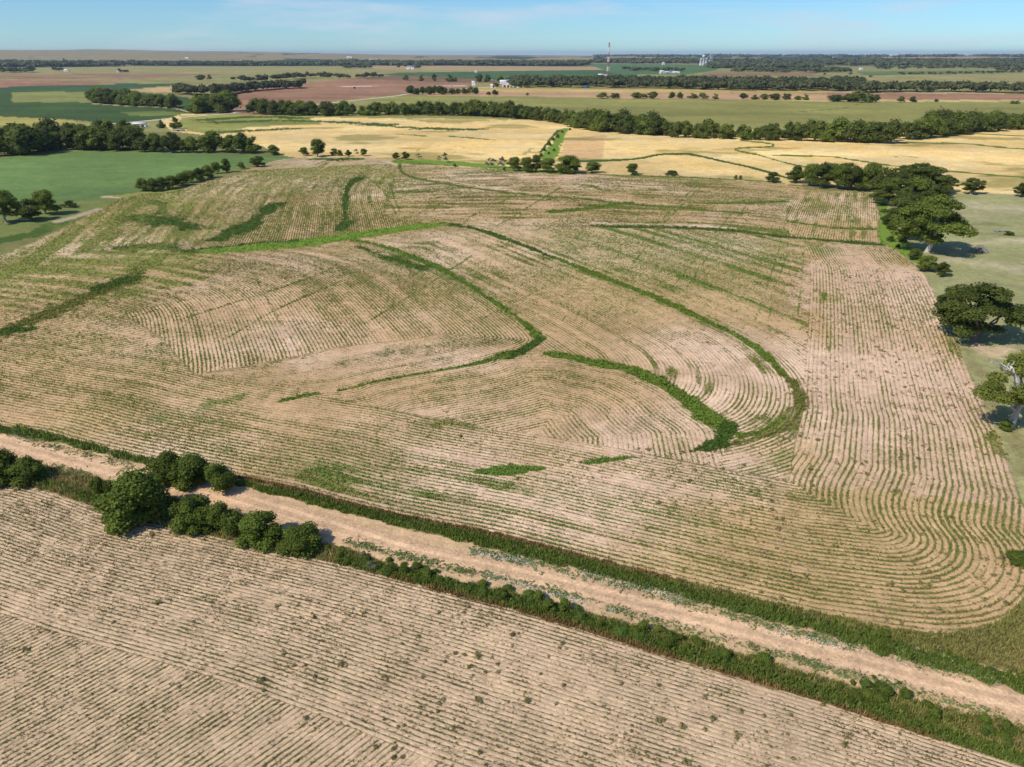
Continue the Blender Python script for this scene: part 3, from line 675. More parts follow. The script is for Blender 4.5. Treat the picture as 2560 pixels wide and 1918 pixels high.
def tree_proto(name, seed, hgt, wid, base, nb, nl, size, mat, bark, gap=0.0, trunk_r=None, flat=0.75, lean=0.0, core=True, low=False, sr=(.15, .27)):
    """returns crown and trunk meshes for a tree of the given height and width, standing at the origin"""
    r = np.random.default_rng(seed); blobs = []
    for i in range(nb):
        for _ in range(30):
            a = r.uniform(0, 2*math.pi); q = math.sqrt(r.random()); zz = r.uniform(0.0, 1.0)
            prof = math.sin(math.pi*min(1, 0.22+0.78*zz))**0.6 if not low else (1-zz**2.2)**0.55
            rr = q*prof*wid/2*0.80*(1+.30*math.sin(3*a+seed)*math.sin(2.3*zz+seed*1.7)+.15*math.sin(5*a+seed*2.1)); z = base+(hgt-base)*(0.12+0.74*zz)
            s = r.uniform(*sr)*wid*(1-gap*0.3)
            c = np.array([rr*math.cos(a)+lean*z, rr*math.sin(a), z])
            if not gap or all(np.linalg.norm(c-np.array(b[:3])) > s*0.9 for b in blobs): break
        blobs.append((c[0], c[1], c[2], s, s*r.uniform(.8, 1.15), s*flat*r.uniform(.8, 1.1)))
    C, D, k = blob_leaves(blobs, nl, size, r)
    C[:, 2] = np.maximum(C[:, 2], 0.05)
    V, F = leaves(C, D, size, r)
    bt = r.uniform(0, 1, len(blobs)); tint = np.repeat(np.clip(bt[k]*0.55+r.uniform(0, .45, nl), 0, 1), 4)
    crown = mesh_obj(name+'_crown', V, F, mat, attrs={'tint': ('FLOAT', tint)}, link=False); me = crown.data; bpy.data.objects.remove(crown)
    tr = trunk_r or max(0.10, hgt*0.030); parts = []
    top = np.array([lean*hgt*.8, 0, base+(hgt-base)*0.45])
    P = [np.array([0, 0, -0.4]), np.array([0, 0, 0.25]), np.array([lean*base*.7+r.normal(0, .1), r.normal(0, .1), base*0.7+0.3]), top]
    parts.append(tube(P, [tr*1.5, tr*1.05, tr*.85, tr*.35], 7))
    if core:
        for b in sorted(blobs, key=lambda q: -q[3])[:min(len(blobs), 12)]:
            st = P[2] if r.random() < .6 else (P[2]+top)/2
            parts.append(limb(r, st, (b[0], b[1], b[2]), tr*.5, tr*.10))
    v, f = joinm(parts); tk = mesh_obj(name+'_trunk', v, f, bark, smooth_=True, link=False); tm = tk.data; bpy.data.objects.remove(tk)
    cv = None
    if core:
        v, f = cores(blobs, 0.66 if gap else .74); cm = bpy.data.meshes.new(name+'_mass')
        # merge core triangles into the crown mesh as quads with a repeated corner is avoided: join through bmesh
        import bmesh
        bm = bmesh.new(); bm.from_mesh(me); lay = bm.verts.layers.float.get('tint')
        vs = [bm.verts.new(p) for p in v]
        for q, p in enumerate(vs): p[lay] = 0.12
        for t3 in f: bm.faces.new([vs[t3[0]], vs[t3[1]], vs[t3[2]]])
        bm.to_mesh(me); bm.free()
    me.name = name+'_crown'; return dict(name=name, crown=me, trunk=tm, h=hgt, w=wid)

def place(proto, x, y, scale, rot, kind, label, cat, group=None, sx=1.0, sz=1.0):
    """Empty at the foot > crown, trunk"""
    z = float(height(x, y))
    e = bpy.data.objects.new(kind, None); COL.objects.link(e); e.empty_display_size = 0.3
    e.location = (x, y, z); e.rotation_euler = (0, 0, rot); e.scale = (scale*sx, scale*sx, scale*sz)
    tag(e, label, cat, group)
    for nm in ('crown', 'trunk'):
        o = bpy.data.objects.new(nm, proto[nm]); COL.objects.link(o); o.parent = e
    return e

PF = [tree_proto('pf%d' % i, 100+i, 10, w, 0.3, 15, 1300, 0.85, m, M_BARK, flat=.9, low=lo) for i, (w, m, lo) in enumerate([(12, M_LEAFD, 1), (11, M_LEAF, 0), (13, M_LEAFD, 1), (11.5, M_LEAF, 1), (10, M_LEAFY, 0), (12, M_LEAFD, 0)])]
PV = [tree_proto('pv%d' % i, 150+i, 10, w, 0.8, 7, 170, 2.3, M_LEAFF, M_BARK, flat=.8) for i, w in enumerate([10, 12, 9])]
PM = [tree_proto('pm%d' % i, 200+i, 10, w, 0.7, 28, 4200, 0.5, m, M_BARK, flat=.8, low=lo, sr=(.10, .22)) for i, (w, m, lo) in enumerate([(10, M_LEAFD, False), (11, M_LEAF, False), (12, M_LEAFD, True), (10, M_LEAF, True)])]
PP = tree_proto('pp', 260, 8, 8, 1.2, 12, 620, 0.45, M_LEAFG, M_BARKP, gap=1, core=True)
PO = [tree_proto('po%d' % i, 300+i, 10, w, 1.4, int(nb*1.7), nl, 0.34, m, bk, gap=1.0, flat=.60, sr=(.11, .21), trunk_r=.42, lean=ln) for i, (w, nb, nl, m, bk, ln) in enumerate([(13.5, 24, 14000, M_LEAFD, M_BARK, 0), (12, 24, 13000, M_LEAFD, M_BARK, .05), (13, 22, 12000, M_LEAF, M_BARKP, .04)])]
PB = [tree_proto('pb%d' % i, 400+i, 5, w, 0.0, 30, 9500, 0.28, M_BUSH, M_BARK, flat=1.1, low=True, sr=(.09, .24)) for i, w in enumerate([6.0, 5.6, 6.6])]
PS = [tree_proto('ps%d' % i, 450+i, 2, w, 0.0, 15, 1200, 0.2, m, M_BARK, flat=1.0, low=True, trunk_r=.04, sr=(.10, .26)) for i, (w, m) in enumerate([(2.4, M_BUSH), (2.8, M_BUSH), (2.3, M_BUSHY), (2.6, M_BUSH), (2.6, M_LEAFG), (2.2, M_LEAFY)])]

def put(protos, px, base, wpx, hpx, kind, label, cat='tree', group=None, i=None):
    """a tree whose foot is at photograph pixel (px, base), wpx wide and hpx tall there"""
    m = mpp(px, base); x, y, z = g1(px, base)
    p = protos[i if i is not None else int(rng.integers(len(protos)))]
    w = wpx*m; dep = math.atan2(H, math.hypot(x, y)); h = max(hpx*m/math.cos(dep)-w*0.5*math.tan(dep)*0.8, w*0.35)
    s = w/p['w']; return place(p, x, y, s, random.uniform(0, 6.28), kind, label, cat, group, sz=(h/p['h'])/s)
def T(protos, x0, x1, top, base, kind, label, cat='tree', group=None, i=None):
    return put(protos, (x0+x1)/2, base, x1-x0, base-top, kind, label, cat, group, i)

# --- belts of trees, every trunk a tree of its own
NB = 0
def belt(line, step, depth, rows, hgt, protos, label, group, kind='tree', hvar=.25, lab=None):
    """line: photograph points along the near foot of the belt; depth in metres going away"""
    global NB
    c = curve(line, 5); seg = np.linalg.norm(np.diff(c, axis=0), axis=1); L = seg.sum(); n = max(1, int(L/step)); cum = np.concatenate([[0], np.cumsum(seg)])
    for q in range(rows):
        for i in range(n):
            t = (i+0.5*(q % 2)+random.uniform(.2, .8))/n*L; t = min(max(t, 0), L-1e-3)
            x = float(np.interp(t, cum, c[:, 0])); y = float(np.interp(t, cum, c[:, 1])); d = math.hypot(x, y)
            o = q*depth/max(1, rows)+random.uniform(0, .5)*depth/max(1, rows)+hgt*.35; x += x/d*o; y += y/d*o
            h = hgt*random.uniform(1-hvar, 1+hvar)*(0.92+0.14*math.sin(t*0.03)); p = random.choice(protos)
            place(p, x, y, h/10.0, random.uniform(0, 6.28), kind, lab(x, y) if lab else label, 'tree', group, sx=random.uniform(.9, 1.2)); NB += 1
DX = float(G(1400, 345)[0])
belt([(628,286),(700,289),(780,291),(900,291),(1060,289),(1180,292),(1290,298),(1370,306),(1430,318)], 9.5, 36, 2, 13.5, PF,
     'dark green tree in the creek belt behind the left golden field', 'creek belt trees left of the green ditch')
belt([(1440,320),(1500,331),(1600,339),(1700,346),(1850,352),(2000,355),(2150,359),(2235,361)], 8.4, 38, 2, 13.5, PF,
     'dark green tree in the creek belt behind the right golden field', 'creek belt trees right of the green ditch')
belt([(2265,352),(2340,344),(2400,337),(2480,330),(2600,325)], 10, 50, 2, 15, PF,
     'green tree at the far right end of the creek belt, beyond the last golden strips', 'creek belt trees at the right edge')
belt([(-30,398),(50,391),(110,384),(160,379),(230,379),(300,381),(350,380)], 9.5, 44, 3, 14.5, PM[:2]+PF[:4],
     'dark green tree in the thick grove behind the left end of the soybean field', 'trees of the grove behind the soybean field')
belt([(352,380),(400,383),(450,385),(520,386),(590,385),(645,387)], 8, 16, 1, 11.5, PM[:2]+PF[:4],
     'green tree in the hedgerow behind the right end of the soybean field', 'hedgerow trees behind the soybean field')
belt([(232,258),(310,264),(390,268),(440,272)], 13, 30, 2, 16, PF[1:5],
     'green tree in the curved wood beside the dark green field', 'trees of the curved wood')
belt([(470,284),(520,285),(585,282)], 11, 40, 2, 19, PF[1:5],
     'tall bright green tree at the right end of the curved wood by the bridge', 'tall trees near the bridge')
belt([(1019,237),(1080,237.5),(1140,237),(1196,236.5)], 9.5, 30, 1, 12, PF, 'dark tree in the short row in front of the white farmstead', 'row in front of the farmstead')
print('belt trees', NB)
for (x_, b_, w_) in [(1405,332,9),(1394,345,12),(1383,352,10),(1372,364,14),(1360,378,12),(1352,392,12),(1385,378,9),(1372,386,9),(1425,326,8)]:
    put(PM, x_, b_, w_, w_*.8, 'bush', 'small dark bush growing along the bright green ditch between the golden fields', 'bush', 'bushes along the green ditch')

# --- single trees and bushes: x0, x1, top, base
for (a, b, t, s, l) in [
    (745,774,367,389,'low round bush left of the tall round tree by the golden field'), (772,818,346,392,'tall round dark tree at the near edge of the left golden field'),
    (826,846,370,389,'small leafy tree just right of the tall round tree'), (842,858,374,390,'tiny bush right of the tall round tree'),
    (861,882,374,391,'small dark bush left of the pair at the golden field edge'), (898,921,371,390,'dark bush leaning on a thin grey one at the golden field edge'),
    (980,1001,380,398,'left one of two round dark bushes on the field edge'), (1004,1026,378,399,'right one of two round dark bushes on the field edge'),
    (667,701,361,387,'round green bush alone just right of the soybean hedgerow'), (624,664,388,417,'round dark bush at the right tip of the soybean field'),
    (592,614,404,423,'small dark bush between the hedge and the round bush'), (553,580,395,431,'right tree of the pair at the top of the sloping hedge'), (528,560,403,434,'left tree of the pair at the top of the sloping hedge'),
    (1262,1306,390,428,'dark bushy tree at the left end of the clump below the green ditch'), (1292,1338,390,431,'dark tree in the clump just left of the ditch mouth'),
    (1318,1362,386,430,'dark tree in the clump standing in front of the ditch mouth'), (1340,1398,392,430,'low dark tree filling the middle of the clump below the ditch'),
    (1382,1456,385,432,'largest round tree of the clump below the green ditch'), (1456,1504,402,432,'open leaning tree at the right end of the ditch clump'),
    (1559,1601,406,436,'lone small tree on the lower edge of the right golden field'), (1663,1697,427,438,'low wide bush on the lower edge of the right golden field'),
    (1834,1844,437,449,'left one of two tiny bushes on the golden field edge'), (1846,1856,438,449,'right one of two tiny bushes on the golden field edge'),
    (1910,1949,428,455,'round bush just left of the grove on the golden field edge'), (1132,1142,408,417,'tiny dark bush on the bright grass strip'), (1256,1264,418,428,'tiny dark bush left of the ditch clump')]:
    T(PM, a, b, t, s, 'bush' if s-t < 28 else 'tree', l, 'bush' if s-t < 28 else 'tree')
T([PP], 1040, 1056, 381, 398, 'young_tree', 'pale thin young tree right of the two round bushes'); T([PP], 1090, 1104, 388, 403, 'young_tree', 'smaller of two pale thin trees on the grass strip'); T([PP], 1104, 1126, 378, 406, 'young_tree', 'taller of two pale thin trees on the grass strip')
T([PP], 1213, 1242, 391, 420, 'young_tree', 'grey green open tree left of the dark ditch clump'); T([PP], 1238, 1268, 388, 421, 'young_tree', 'grey green open tree touching the dark ditch clump'); T([PP], 886, 900, 370, 389, 'young_tree', 'thin grey tree beside the dark bush on the golden field edge')
for k, (x, y, w) in enumerate([(360,477,44),(385,478,42),(408,475,44),(432,471,42),(455,464,44),(478,457,46),(501,451,44),(521,445,36)]):
    T(PM, x-w/2, x+w/2, y-34, y, 'bush', 'dark bush in the sloping hedge beside the soybean field', 'bush', 'bushes of the sloping hedge')
T(PO, -30, 62, 466, 556, 'tree', 'big tree with a pale leaning trunk at the left edge', i=2); T(PM, 40, 110, 492, 552, 'tree', 'dark tree in the middle of the left edge group', i=0)
T(PM, 78, 152, 470, 536, 'tree', 'rounded tree at the right of the left edge group', i=1); T(PM, 155, 192, 499, 518, 'bush', 'low dark bush right of the left edge group', 'bush', i=2)
# right hand side
for k, (x, b, w, h) in enumerate([(1988,457,56,46),(2022,463,62,58),(2056,468,66,66),(2092,472,66,68),(2128,475,66,66),(2163,476,64,64),(2200,478,66,64),(2070,450,60,46),(2122,452,60,48),(2172,454,60,50)]):
    put(PM, x, b, w, h, 'tree', 'green tree in the dense grove at the top right corner of the row field', 'tree', 'grove trees at the top right corner', i=k % 2)
put(PO, 2222, 512, 118, 78, 'tree', 'dark spreading tree where the grove meets the bright grass', i=1); put(PO, 2292, 484, 150, 86, 'tree', 'tall broad tree with gaps at the right end of the grove', i=0)
put(PO, 2356, 480, 78, 48, 'tree', 'lower tree leaning out right of the tall broad one', i=1); put(PO, 2248, 474, 74, 66, 'tree', 'tall tree rising behind the dark spreading tree', i=0)
T(PO, 2396, 2456, 440, 485, 'tree', 'lone open tree on the line between the pasture and the golden field', i=1); T(PO, 2526, 2580, 453, 492, 'tree', 'tree cut by the right edge between pasture and golden field', i=1)
for k_, (x_, b_, w_, h_) in enumerate([(2262,540,84,70),(2296,512,90,74),(2330,520,80,60),(2270,600,60,56)]):
    put(PM, x_, b_, w_, h_, 'tree', 'leafy green tree in the line between the bright grass and the pasture', 'tree', 'trees behind the great spreading tree', i=k_ % 2)
put(PO, 2318, 630, 206, 162, 'tree', 'great spreading tree with a pale trunk beside the pasture', i=2); put(PO, 2275, 560, 130, 84, 'tree', 'lighter tree standing behind the great spreading tree', i=0)
for (a, b, t, s, l) in [(2198,2230,532,562,'dark shrub on the bright grass nearest the rows'),(2213,2245,555,573,'low shrub on the bright grass below the dark shrub'),(2215,2238,588,603,'small shrub on the bright grass left of the great tree'),
    (2240,2266,584,606,'shrub under the left side of the great tree'),(2236,2252,608,622,'tiny shrub at the bottom of the bright grass'),(2263,2302,618,650,'dark shrub below the great tree'),(2334,2373,650,690,'small leafy tree at the right of the shrubs below the great tree'),
    (2510,2534,576,588,'low bush out in the pale pasture'),(2394,2402,582,590,'tiny bush in the pale pasture')]:
    T(PM, a, b, t, s, 'shrub', l, 'shrub')
T(PM, 2288, 2342, 632, 678, 'tree', 'round green tree below the great spreading tree', i=3)
put(PO, 2432, 852, 226, 176, 'oak_tree', 'big dark oak alone between the rows and the pasture', i=0); put(PM, 2372, 770, 70, 60, 'tree', 'smaller dark tree tucked behind the big oak', i=0)
T(PM, 2492, 2530, 1044, 1074, 'shrub', 'round shrub at the foot of the tree with dead branches', 'shrub', i=3)
put(PB, 2566, 1408, 90, 50, 'shrub', 'dark shrub at the right edge beside the curving rows', 'shrub')
# roadside trees in front
for (a, b, t, s, l, i) in [(-60,62,1108,1200,'dark bushy tree cut by the left edge of the picture',0),(28,122,1126,1200,'dark bushy tree second from the left edge beside the road',1),
    (378,478,1112,1198,'leftmost of three trees on the far side of the road',1),(432,538,1124,1208,'middle of three trees on the far side of the road',0),(508,592,1146,1224,'rightmost of three trees on the far side of the road',2),
    (232,290,1178,1242,'small bright tree at the left of the tallest roadside tree',2),(262,438,1158,1302,'tallest roundest tree on the near side of the road',0),
    (432,540,1222,1320,'green tree right of the tallest roadside tree',1),(508,616,1238,1328,'second green tree right of the tallest roadside tree',2),(596,708,1262,1348,'third green tree right of the tallest roadside tree',0),
    (702,812,1294,1370,'last green tree of the roadside row',1)]:
    T(PB, a, b, t, s, 'roadside_tree', l, 'tree', i=i)

# ------------------------------------------------------------------ crops, grass and weeds as real leaves
def tufts(name, x, y, hgt, wid, k, mat, tint, blade=False, seed=1, z=None, vc=None):
    """k leaf quads for each plant"""
    r = np.random.default_rng(seed); n = len(x); z = height(x, y) if z is None else z
    X = np.repeat(x, k); Y = np.repeat(y, k); Z = np.repeat(z, k); Hh = np.repeat(hgt, k); W = np.repeat(wid, k)
    u = r.normal(0, 0.33, (n*k, 2)); hh = r.uniform(0.15, 0.9, n*k)*Hh
    C = np.stack([X+u[:, 0]*W, Y+u[:, 1]*W, Z+hh], 1)
    if blade:
        a = r.uniform(0, math.pi, n*k); w = W*0.16*r.uniform(.6, 1.4, n*k); dx = np.cos(a)*w; dy = np.sin(a)*w; l = Hh*r.uniform(.6, 1.15, n*k); b0 = np.stack([C[:, 0], C[:, 1], Z-0.02], 1)
        le = r.normal(0, 0.28, (n*k, 2))*l[:, None]
        D = np.stack([dx, dy, dx*0], 1); Tp = b0+np.stack([le[:, 0], le[:, 1], l], 1)
        V = np.stack([b0-D, b0+D, Tp+D*.35, Tp-D*.35], 1).reshape(-1, 3)
        F = np.arange(len(b0)*4).reshape(-1, 4)
    else:
        N = np.stack([u[:, 0], u[:, 1], np.full(n*k, .35)], 1); V, F = leaves(C, N, W*0.62, r, up=.3)
    tt = np.repeat(np.clip(np.repeat(tint, k)+r.uniform(-.22, .22, n*k), 0, 1), 4)
    at = {'tint': ('FLOAT', tt)}
    if vc is not None: at['vc'] = ('FLOAT_COLOR', np.hstack([np.repeat(vc, 4*k, 0), np.ones((len(tt), 1))]))
    return mesh_obj(name, V, F, mat, attrs=at)

def wedge(n, r0, r1, r):
    """random ground points seen by the camera or a step beside it, uniform in area"""
    a = r.uniform(R(-50), R(50), n); q = np.sqrt(r.uniform(r0*r0, r1*r1, n)); return np.sin(a)*q, np.cos(a)*q

def snap_rows(x, y):
    e = 0.05; p = phase_at(x, y); gx = (phase_at(x+e, y)-p)/e; gy = (phase_at(x, y+e)-p)/e
    L = gx*gx+gy*gy; ok = (L > 0.3) & (L < 3.2); gx = gx/L; gy = gy/L; k = np.round(p/ROWS)*ROWS
    return x-(p-k)*gx, y-(p-k)*gy, ok

def crop_rows():
    r = np.random.default_rng(5); xs = []; ys = []; gs = []; ss = []; vs = []
    for n, r0, r1, sz in ((62000, 38, 85, .30), (120000, 85, 165, .36), (110000, 165, 270, .50), (190000, 270, 440, .62)):
        x, y = wedge(n, r0, r1, r); x, y, ok = snap_rows(x, y); x = x+r.normal(0, .06, len(x)); y = y+r.normal(0, .06, len(x))
        soil, veg, g, rowk, solid, ph = cover_at(x, y)
        brk = fbm(x, y, 3.0, 81, 3)
        keep = ok & (rowk > .5) & (r.random(len(x)) < np.clip(g*1.3+(brk-.5)*1.2, .04, 1)) & (solid < .85)
        xs.append(x[keep]); ys.append(y[keep]); gs.append(g[keep]); ss.append(np.full(keep.sum(), sz)); vs.append(veg[keep])
    x = np.concatenate(xs); y = np.concatenate(ys); g = np.concatenate(gs); s = np.concatenate(ss)
    fr = masked(None, x, y, FRONT); t = np.where(fr, .25, .45)+.35*(fbm(x, y, 20, 83, 3)-.5)
    o = tufts('crop_rows', x, y, (0.16+0.22*g)*(0.6+s), s*(0.65+.5*g), 3, M_VEG, t, seed=11, vc=np.concatenate(vs)); tag(o, 'low green crop plants growing in long curved rows on bare soil', 'crop rows', kind='stuff')
crop_rows()

def dense_growth():
    """tall weeds and grass where the cover is closed: terraces, verges, wet patches"""
    r = np.random.default_rng(6); out = []
    for n, r0, r1, sz in ((150000, 38, 110, .32), (170000, 110, 230, .5), (200000, 230, 470, .6)):
        x, y = wedge(n, r0, r1, r); mm = masked(None, x, y, MAIN); fr = masked(None, x, y, FRONT)
        dr = pdist(x, y, cRoad); keep = mm | fr | (dr < 16); x, y, mm = x[keep], y[keep], mm[keep]
        soil, veg, g, rowk, solid, ph = cover_at(x, y); k = (solid > .5) & (r.random(len(x)) < solid)
        out.append((x[k], y[k], np.full(k.sum(), sz), veg[k], mm[k]))
    x, y, s, veg, mm = [np.concatenate([o[i] for o in out]) for i in range(5)]
    lum = veg.mean(1); t = np.clip((lum-.03)/.16, 0, 1)
    o = tufts('terrace_weeds', x[mm], y[mm], s[mm]*.7+.10, s[mm]*1.1, 4, M_VEG, r.uniform(.1, .8, mm.sum()), seed=12, vc=veg[mm]); tag(o, 'tall green weeds and volunteer growth along the terraces and wet patches of the field', 'weeds', kind='stuff')
    v = ~mm; o = tufts('verge_grass', x[v], y[v], s[v]*1.1+.18, s[v]*1.2, 6, M_VEG, r.uniform(.3, 1, v.sum()), blade=True, seed=13, vc=veg[v]); tag(o, 'tall grass and weeds on the verges along the dirt road', 'grass', kind='stuff')
dense_growth()

WEEDP = gpoly([(1560,1120),(1800,1130),(1975,960),(2030,640),(2300,690),(2400,880),(2500,1093),(2560,1280),(2560,1540),(2340,1580),(2089,1543),(1700,1440),(1640,1250)])
WEEDF = gpoly([(700,1480),(1100,1490),(1700,1680),(2340,1880),(2560,1930),(2560,2100),(1200,2100),(850,1850),(600,1700)])
def weeds():
    r = np.random.default_rng(8); x, y = wedge(90000, 38, 300, r)
    inW = masked(None, x, y, WEEDP); inF = masked(None, x, y, WEEDF); mm = masked(None, x, y, MAIN); fr = masked(None, x, y, FRONT)
    cl = fbm(x, y, 9, 87, 3); d = np.hypot(x, y)
    pr = np.where(inW, .24*sstep(.42, .72, cl)+.09, np.where(inF, .15*sstep(.3, .7, cl)+.07, np.where(fr, .04*sstep(.4, .7, cl), .030*sstep(.5, .75, cl))))*(mm | fr)
    ring = pdist(x, y, curve([(1990,950),(2010,1000),(1990,1060),(1900,1110),(1780,1135),(1640,1160),(1500,1172),(1380,1168)], 4)); pr = np.where(mm & (ring < 3.2), .42, pr)
    row2 = pdist(x, y, curve([(2225,880),(2250,1000),(2275,1130),(2330,1300)], 4)); pr = np.where(mm & (row2 < 2), pr+.16, pr)
    k = r.random(len(x)) < pr; x, y, d = x[k], y[k], d[k]; s = np.clip(r.lognormal(-1.0, .33, len(x)), .2, .72)*np.where(d > 150, 1.15, 1)
    order = np.argsort(-(s/d)); big = order[:220]; rest = order[220:]
    o = tufts('small_weeds', x[rest], y[rest], s[rest]*.75, s[rest]*1.1, 7, M_WEED, r.uniform(.1, .8, len(rest)), seed=14); tag(o, 'small brown green weeds scattered over the bare soil between the rows', 'weeds', kind='stuff')
    P_ = []
    for i in range(6):
        q = np.random.default_rng(900+i); n = 42; z = np.zeros(1)
        w = tufts('weed', z, z, np.full(1, .62), np.full(1, .85), n, M_WEED, np.full(1, .15+.12*i), seed=950+i, z=z); P_.append(w.data); bpy.data.objects.remove(w)
    for j, i in enumerate(big):
        o = bpy.data.objects.new('weed', P_[j % 6]); COL.objects.link(o); f = bool(masked(None, x[i:i+1], y[i:i+1], FRONT)[0])
        o.location = (x[i], y[i], float(height(x[i], y[i]))); o.rotation_euler = (0, 0, random.uniform(0, 6.28)); q = float(s[i]*.85); o.scale = (q, q, q)
        if f: tag(o, 'larger brown green weed standing among the rows in front of the dirt road', 'weed', 'weeds in the near field')
        else: tag(o, 'larger dark weed standing among the rows beyond the dirt road', 'weed', 'weeds beyond the road')
weeds()

def verge_shrubs():
    c = curve([(800,1378),(850,1393),(1005,1424),(1161,1466),(1317,1506),(1472,1552),(1628,1594),(1700,1615),(1855,1652),(2011,1696),(2166,1736),(2322,1785),(2477,1832),(2620,1872)], 4)
    seg = np.linalg.norm(np.diff(c, axis=0), axis=1); cum = np.concatenate([[0], np.cumsum(seg)]); t = 0.5; i = 0
    while t < cum[-1]:
        for side in (0, 1):
            x = float(np.interp(t, cum, c[:, 0])); y = float(np.interp(t, cum, c[:, 1])); u = t/cum[-1]
            if random.random() < (.6 if side else .35): continue
            y += (.8 if side else -.4)+random.uniform(-.4, .4)
            s = random.uniform(.35, .6) if u < .12 else random.choice((random.uniform(.3, .5), random.uniform(.45, .75), random.uniform(.65, .9)))
            if .78 < u: s *= .9
            place(random.choice(PS[:4] if random.random() < .93 else PS[4:]), x+random.uniform(-.7, .7), y, s, random.uniform(0, 6.28), 'shrub', 'leafy shrub in the long green line on the near side of the dirt road', 'shrub', 'shrubs along the near verge', sx=random.uniform(.9, 1.3), sz=random.uniform(.5, 1.05)); i += 1
        t += random.uniform(.6, 1.05)
    print('verge shrubs', i)
    for (px, py, w, l) in [(2060,1557,20,'yellow green shrub between the far verge and the rows'),(2018,1537,16,'small round shrub at the inner edge of the far verge'),(2145,1585,24,'dark green shrub standing on the far verge'),(2170,1570,14,'pale shrub on bare soil above the far verge'),
                           (2212,1586,30,'broad green shrub at the end of the far verge'),(2090,1552,14,'pale small shrub between two shrubs of the far verge'),(2183,1688,14,'little round shrub on the near road shoulder'),(2248,1704,14,'dark small shrub on the near road shoulder'),(2217,1700,12,'pale small shrub between two shrubs on the near shoulder')]:
        m = mpp(px, py+6); x, y, z = g1(px, py+6); place(random.choice(PS), x, y, w*m/2.4, random.random()*6, 'shrub', l, 'shrub', sz=.8)
verge_shrubs()

def small_cover():
    """sparse seedlings and white flowers on the sandy road shoulders"""
    r = np.random.default_rng(9)
    def line(pts, n, wid, h, w, k, name, mat, label, cat, tint):
        c = curve(pts, 4); seg = np.linalg.norm(np.diff(c, axis=0), axis=1); cum = np.concatenate([[0], np.cumsum(seg)]); t = r.uniform(0, cum[-1], n)
        x = np.interp(t, cum, c[:, 0])+r.normal(0, wid, n); y = np.interp(t, cum, c[:, 1])+r.normal(0, wid, n)
        kp = fbm(x, y, 2.5, 88, 3)+r.uniform(-.25, .25, n) > .44; x, y = x[kp], y[kp]
        return x, y
    A = [line([(860,1352),(1000,1388),(1150,1425),(1260,1448),(1400,1482),(1560,1530),(1700,1570),(1900,1622),(2100,1680),(2300,1735),(2500,1790)], 2600, .42, 0,0,0,'',0,'','',0),
         line([(20,1080),(150,1120),(330,1165)], 900, .6, 0,0,0,'',0,'','',0), line([(130,1165),(230,1195)], 400, .5, 0,0,0,'',0,'','',0),
         line([(1180,1378),(1400,1425),(1700,1502),(1950,1570),(2200,1630),(2450,1695)], 2400, .55, 0,0,0,'',0,'','',0)]
    x = np.concatenate([a[0] for a in A]); y = np.concatenate([a[1] for a in A])
    o = tufts('shoulder_weeds', x, y, r.uniform(.08, .35, len(x)), r.uniform(.18, .5, len(x)), 5, M_CROP, r.uniform(.2, .8, len(x)), seed=15); tag(o, 'low weeds sprinkled along the sandy shoulders of the dirt road', 'weeds', kind='stuff')
    B = [line([(1170,1378),(1260,1396),(1340,1414)], 700, .35, 0,0,0,'',0,'','',0), line([(1400,1425),(1560,1462),(1700,1500)], 900, .55, 0,0,0,'',0,'','',0), line([(1210,1438),(1280,1456),(1400,1490),(1540,1528)], 1300, .28, 0,0,0,'',0,'','',0),
         line([(1900,1570),(2050,1605),(2250,1655)], 500, .5, 0,0,0,'',0,'','',0), line([(150,1185),(175,1190)], 90, .5, 0,0,0,'',0,'','',0), line([(2240,1618),(2400,1665),(2520,1700)], 260, .7, 0,0,0,'',0,'','',0)]
    x = np.concatenate([a[0] for a in B]); y = np.concatenate([a[1] for a in B])
    mw = leaf_mat('petals_white', (.55, .58, .52), (.85, .87, .82), 0.1)
    o = tufts('white_flowers', x, y, r.uniform(.12, .3, len(x)), r.uniform(.08, .2, len(x)), 3, mw, r.uniform(.3, .9, len(x)), seed=16); tag(o, 'drifts of small white flowers along the shoulders of the dirt road', 'flowers', kind='stuff')
small_cover()

# ------------------------------------------------------------------ distant woods: too many trees to count, merged
class Woods:
    def __init__(s): s.V = []; s.F = []; s.T = []; s.o = 0
    def tree(s, x, y, h, w, r):
        z = float(height(x, y)); nb = 4; bl = []
        for i in range(nb):
            a = r.uniform(0, 6.28); q = w*.26; sz = w*r.uniform(.28, .38)
            bl.append((x+q*math.cos(a), y+q*math.sin(a), z+h*r.uniform(.42, .72), sz, sz, h*r.uniform(.24, .32)))
        v, f = cores(bl, .85); s.V.append(v); s.F.append(np.hstack([f, f[:, :1]])+s.o); s.o += len(v); s.T.append(np.full(len(v), .2))
        C, D, k = blob_leaves(bl, s.n, 1, r, .1); C[:, 2] = np.maximum(C[:, 2], z+.2); v, f = leaves(C, D, w*.21, r); s.V.append(v); s.F.append(f+s.o); s.o += len(v); s.T.append(np.repeat(r.uniform(.1, .9, s.n), 4))
    def build(s, name, label, mat):
        import bmesh
        V = np.vstack(s.V); F = np.vstack(s.F); tri = F[:, 0] == F[:, 3]
        # triangles become quads with a midpoint so that one array holds all faces
        Ft = F[tri][:, :3]; mid = (V[Ft[:, 0]]+V[Ft[:, 2]])/2; idx = np.arange(len(mid))+len(V)
        V2 = np.vstack([V, mid]); F2 = np.vstack([F[~tri], np.stack([Ft[:, 0], Ft[:, 1], Ft[:, 2], idx], 1)])
        o = mesh_obj(name, V2, F2, mat, attrs={'tint': ('FLOAT', np.concatenate(s.T+[np.full(len(mid), .2)]))}); tag(o, label, 'woods', kind='stuff')
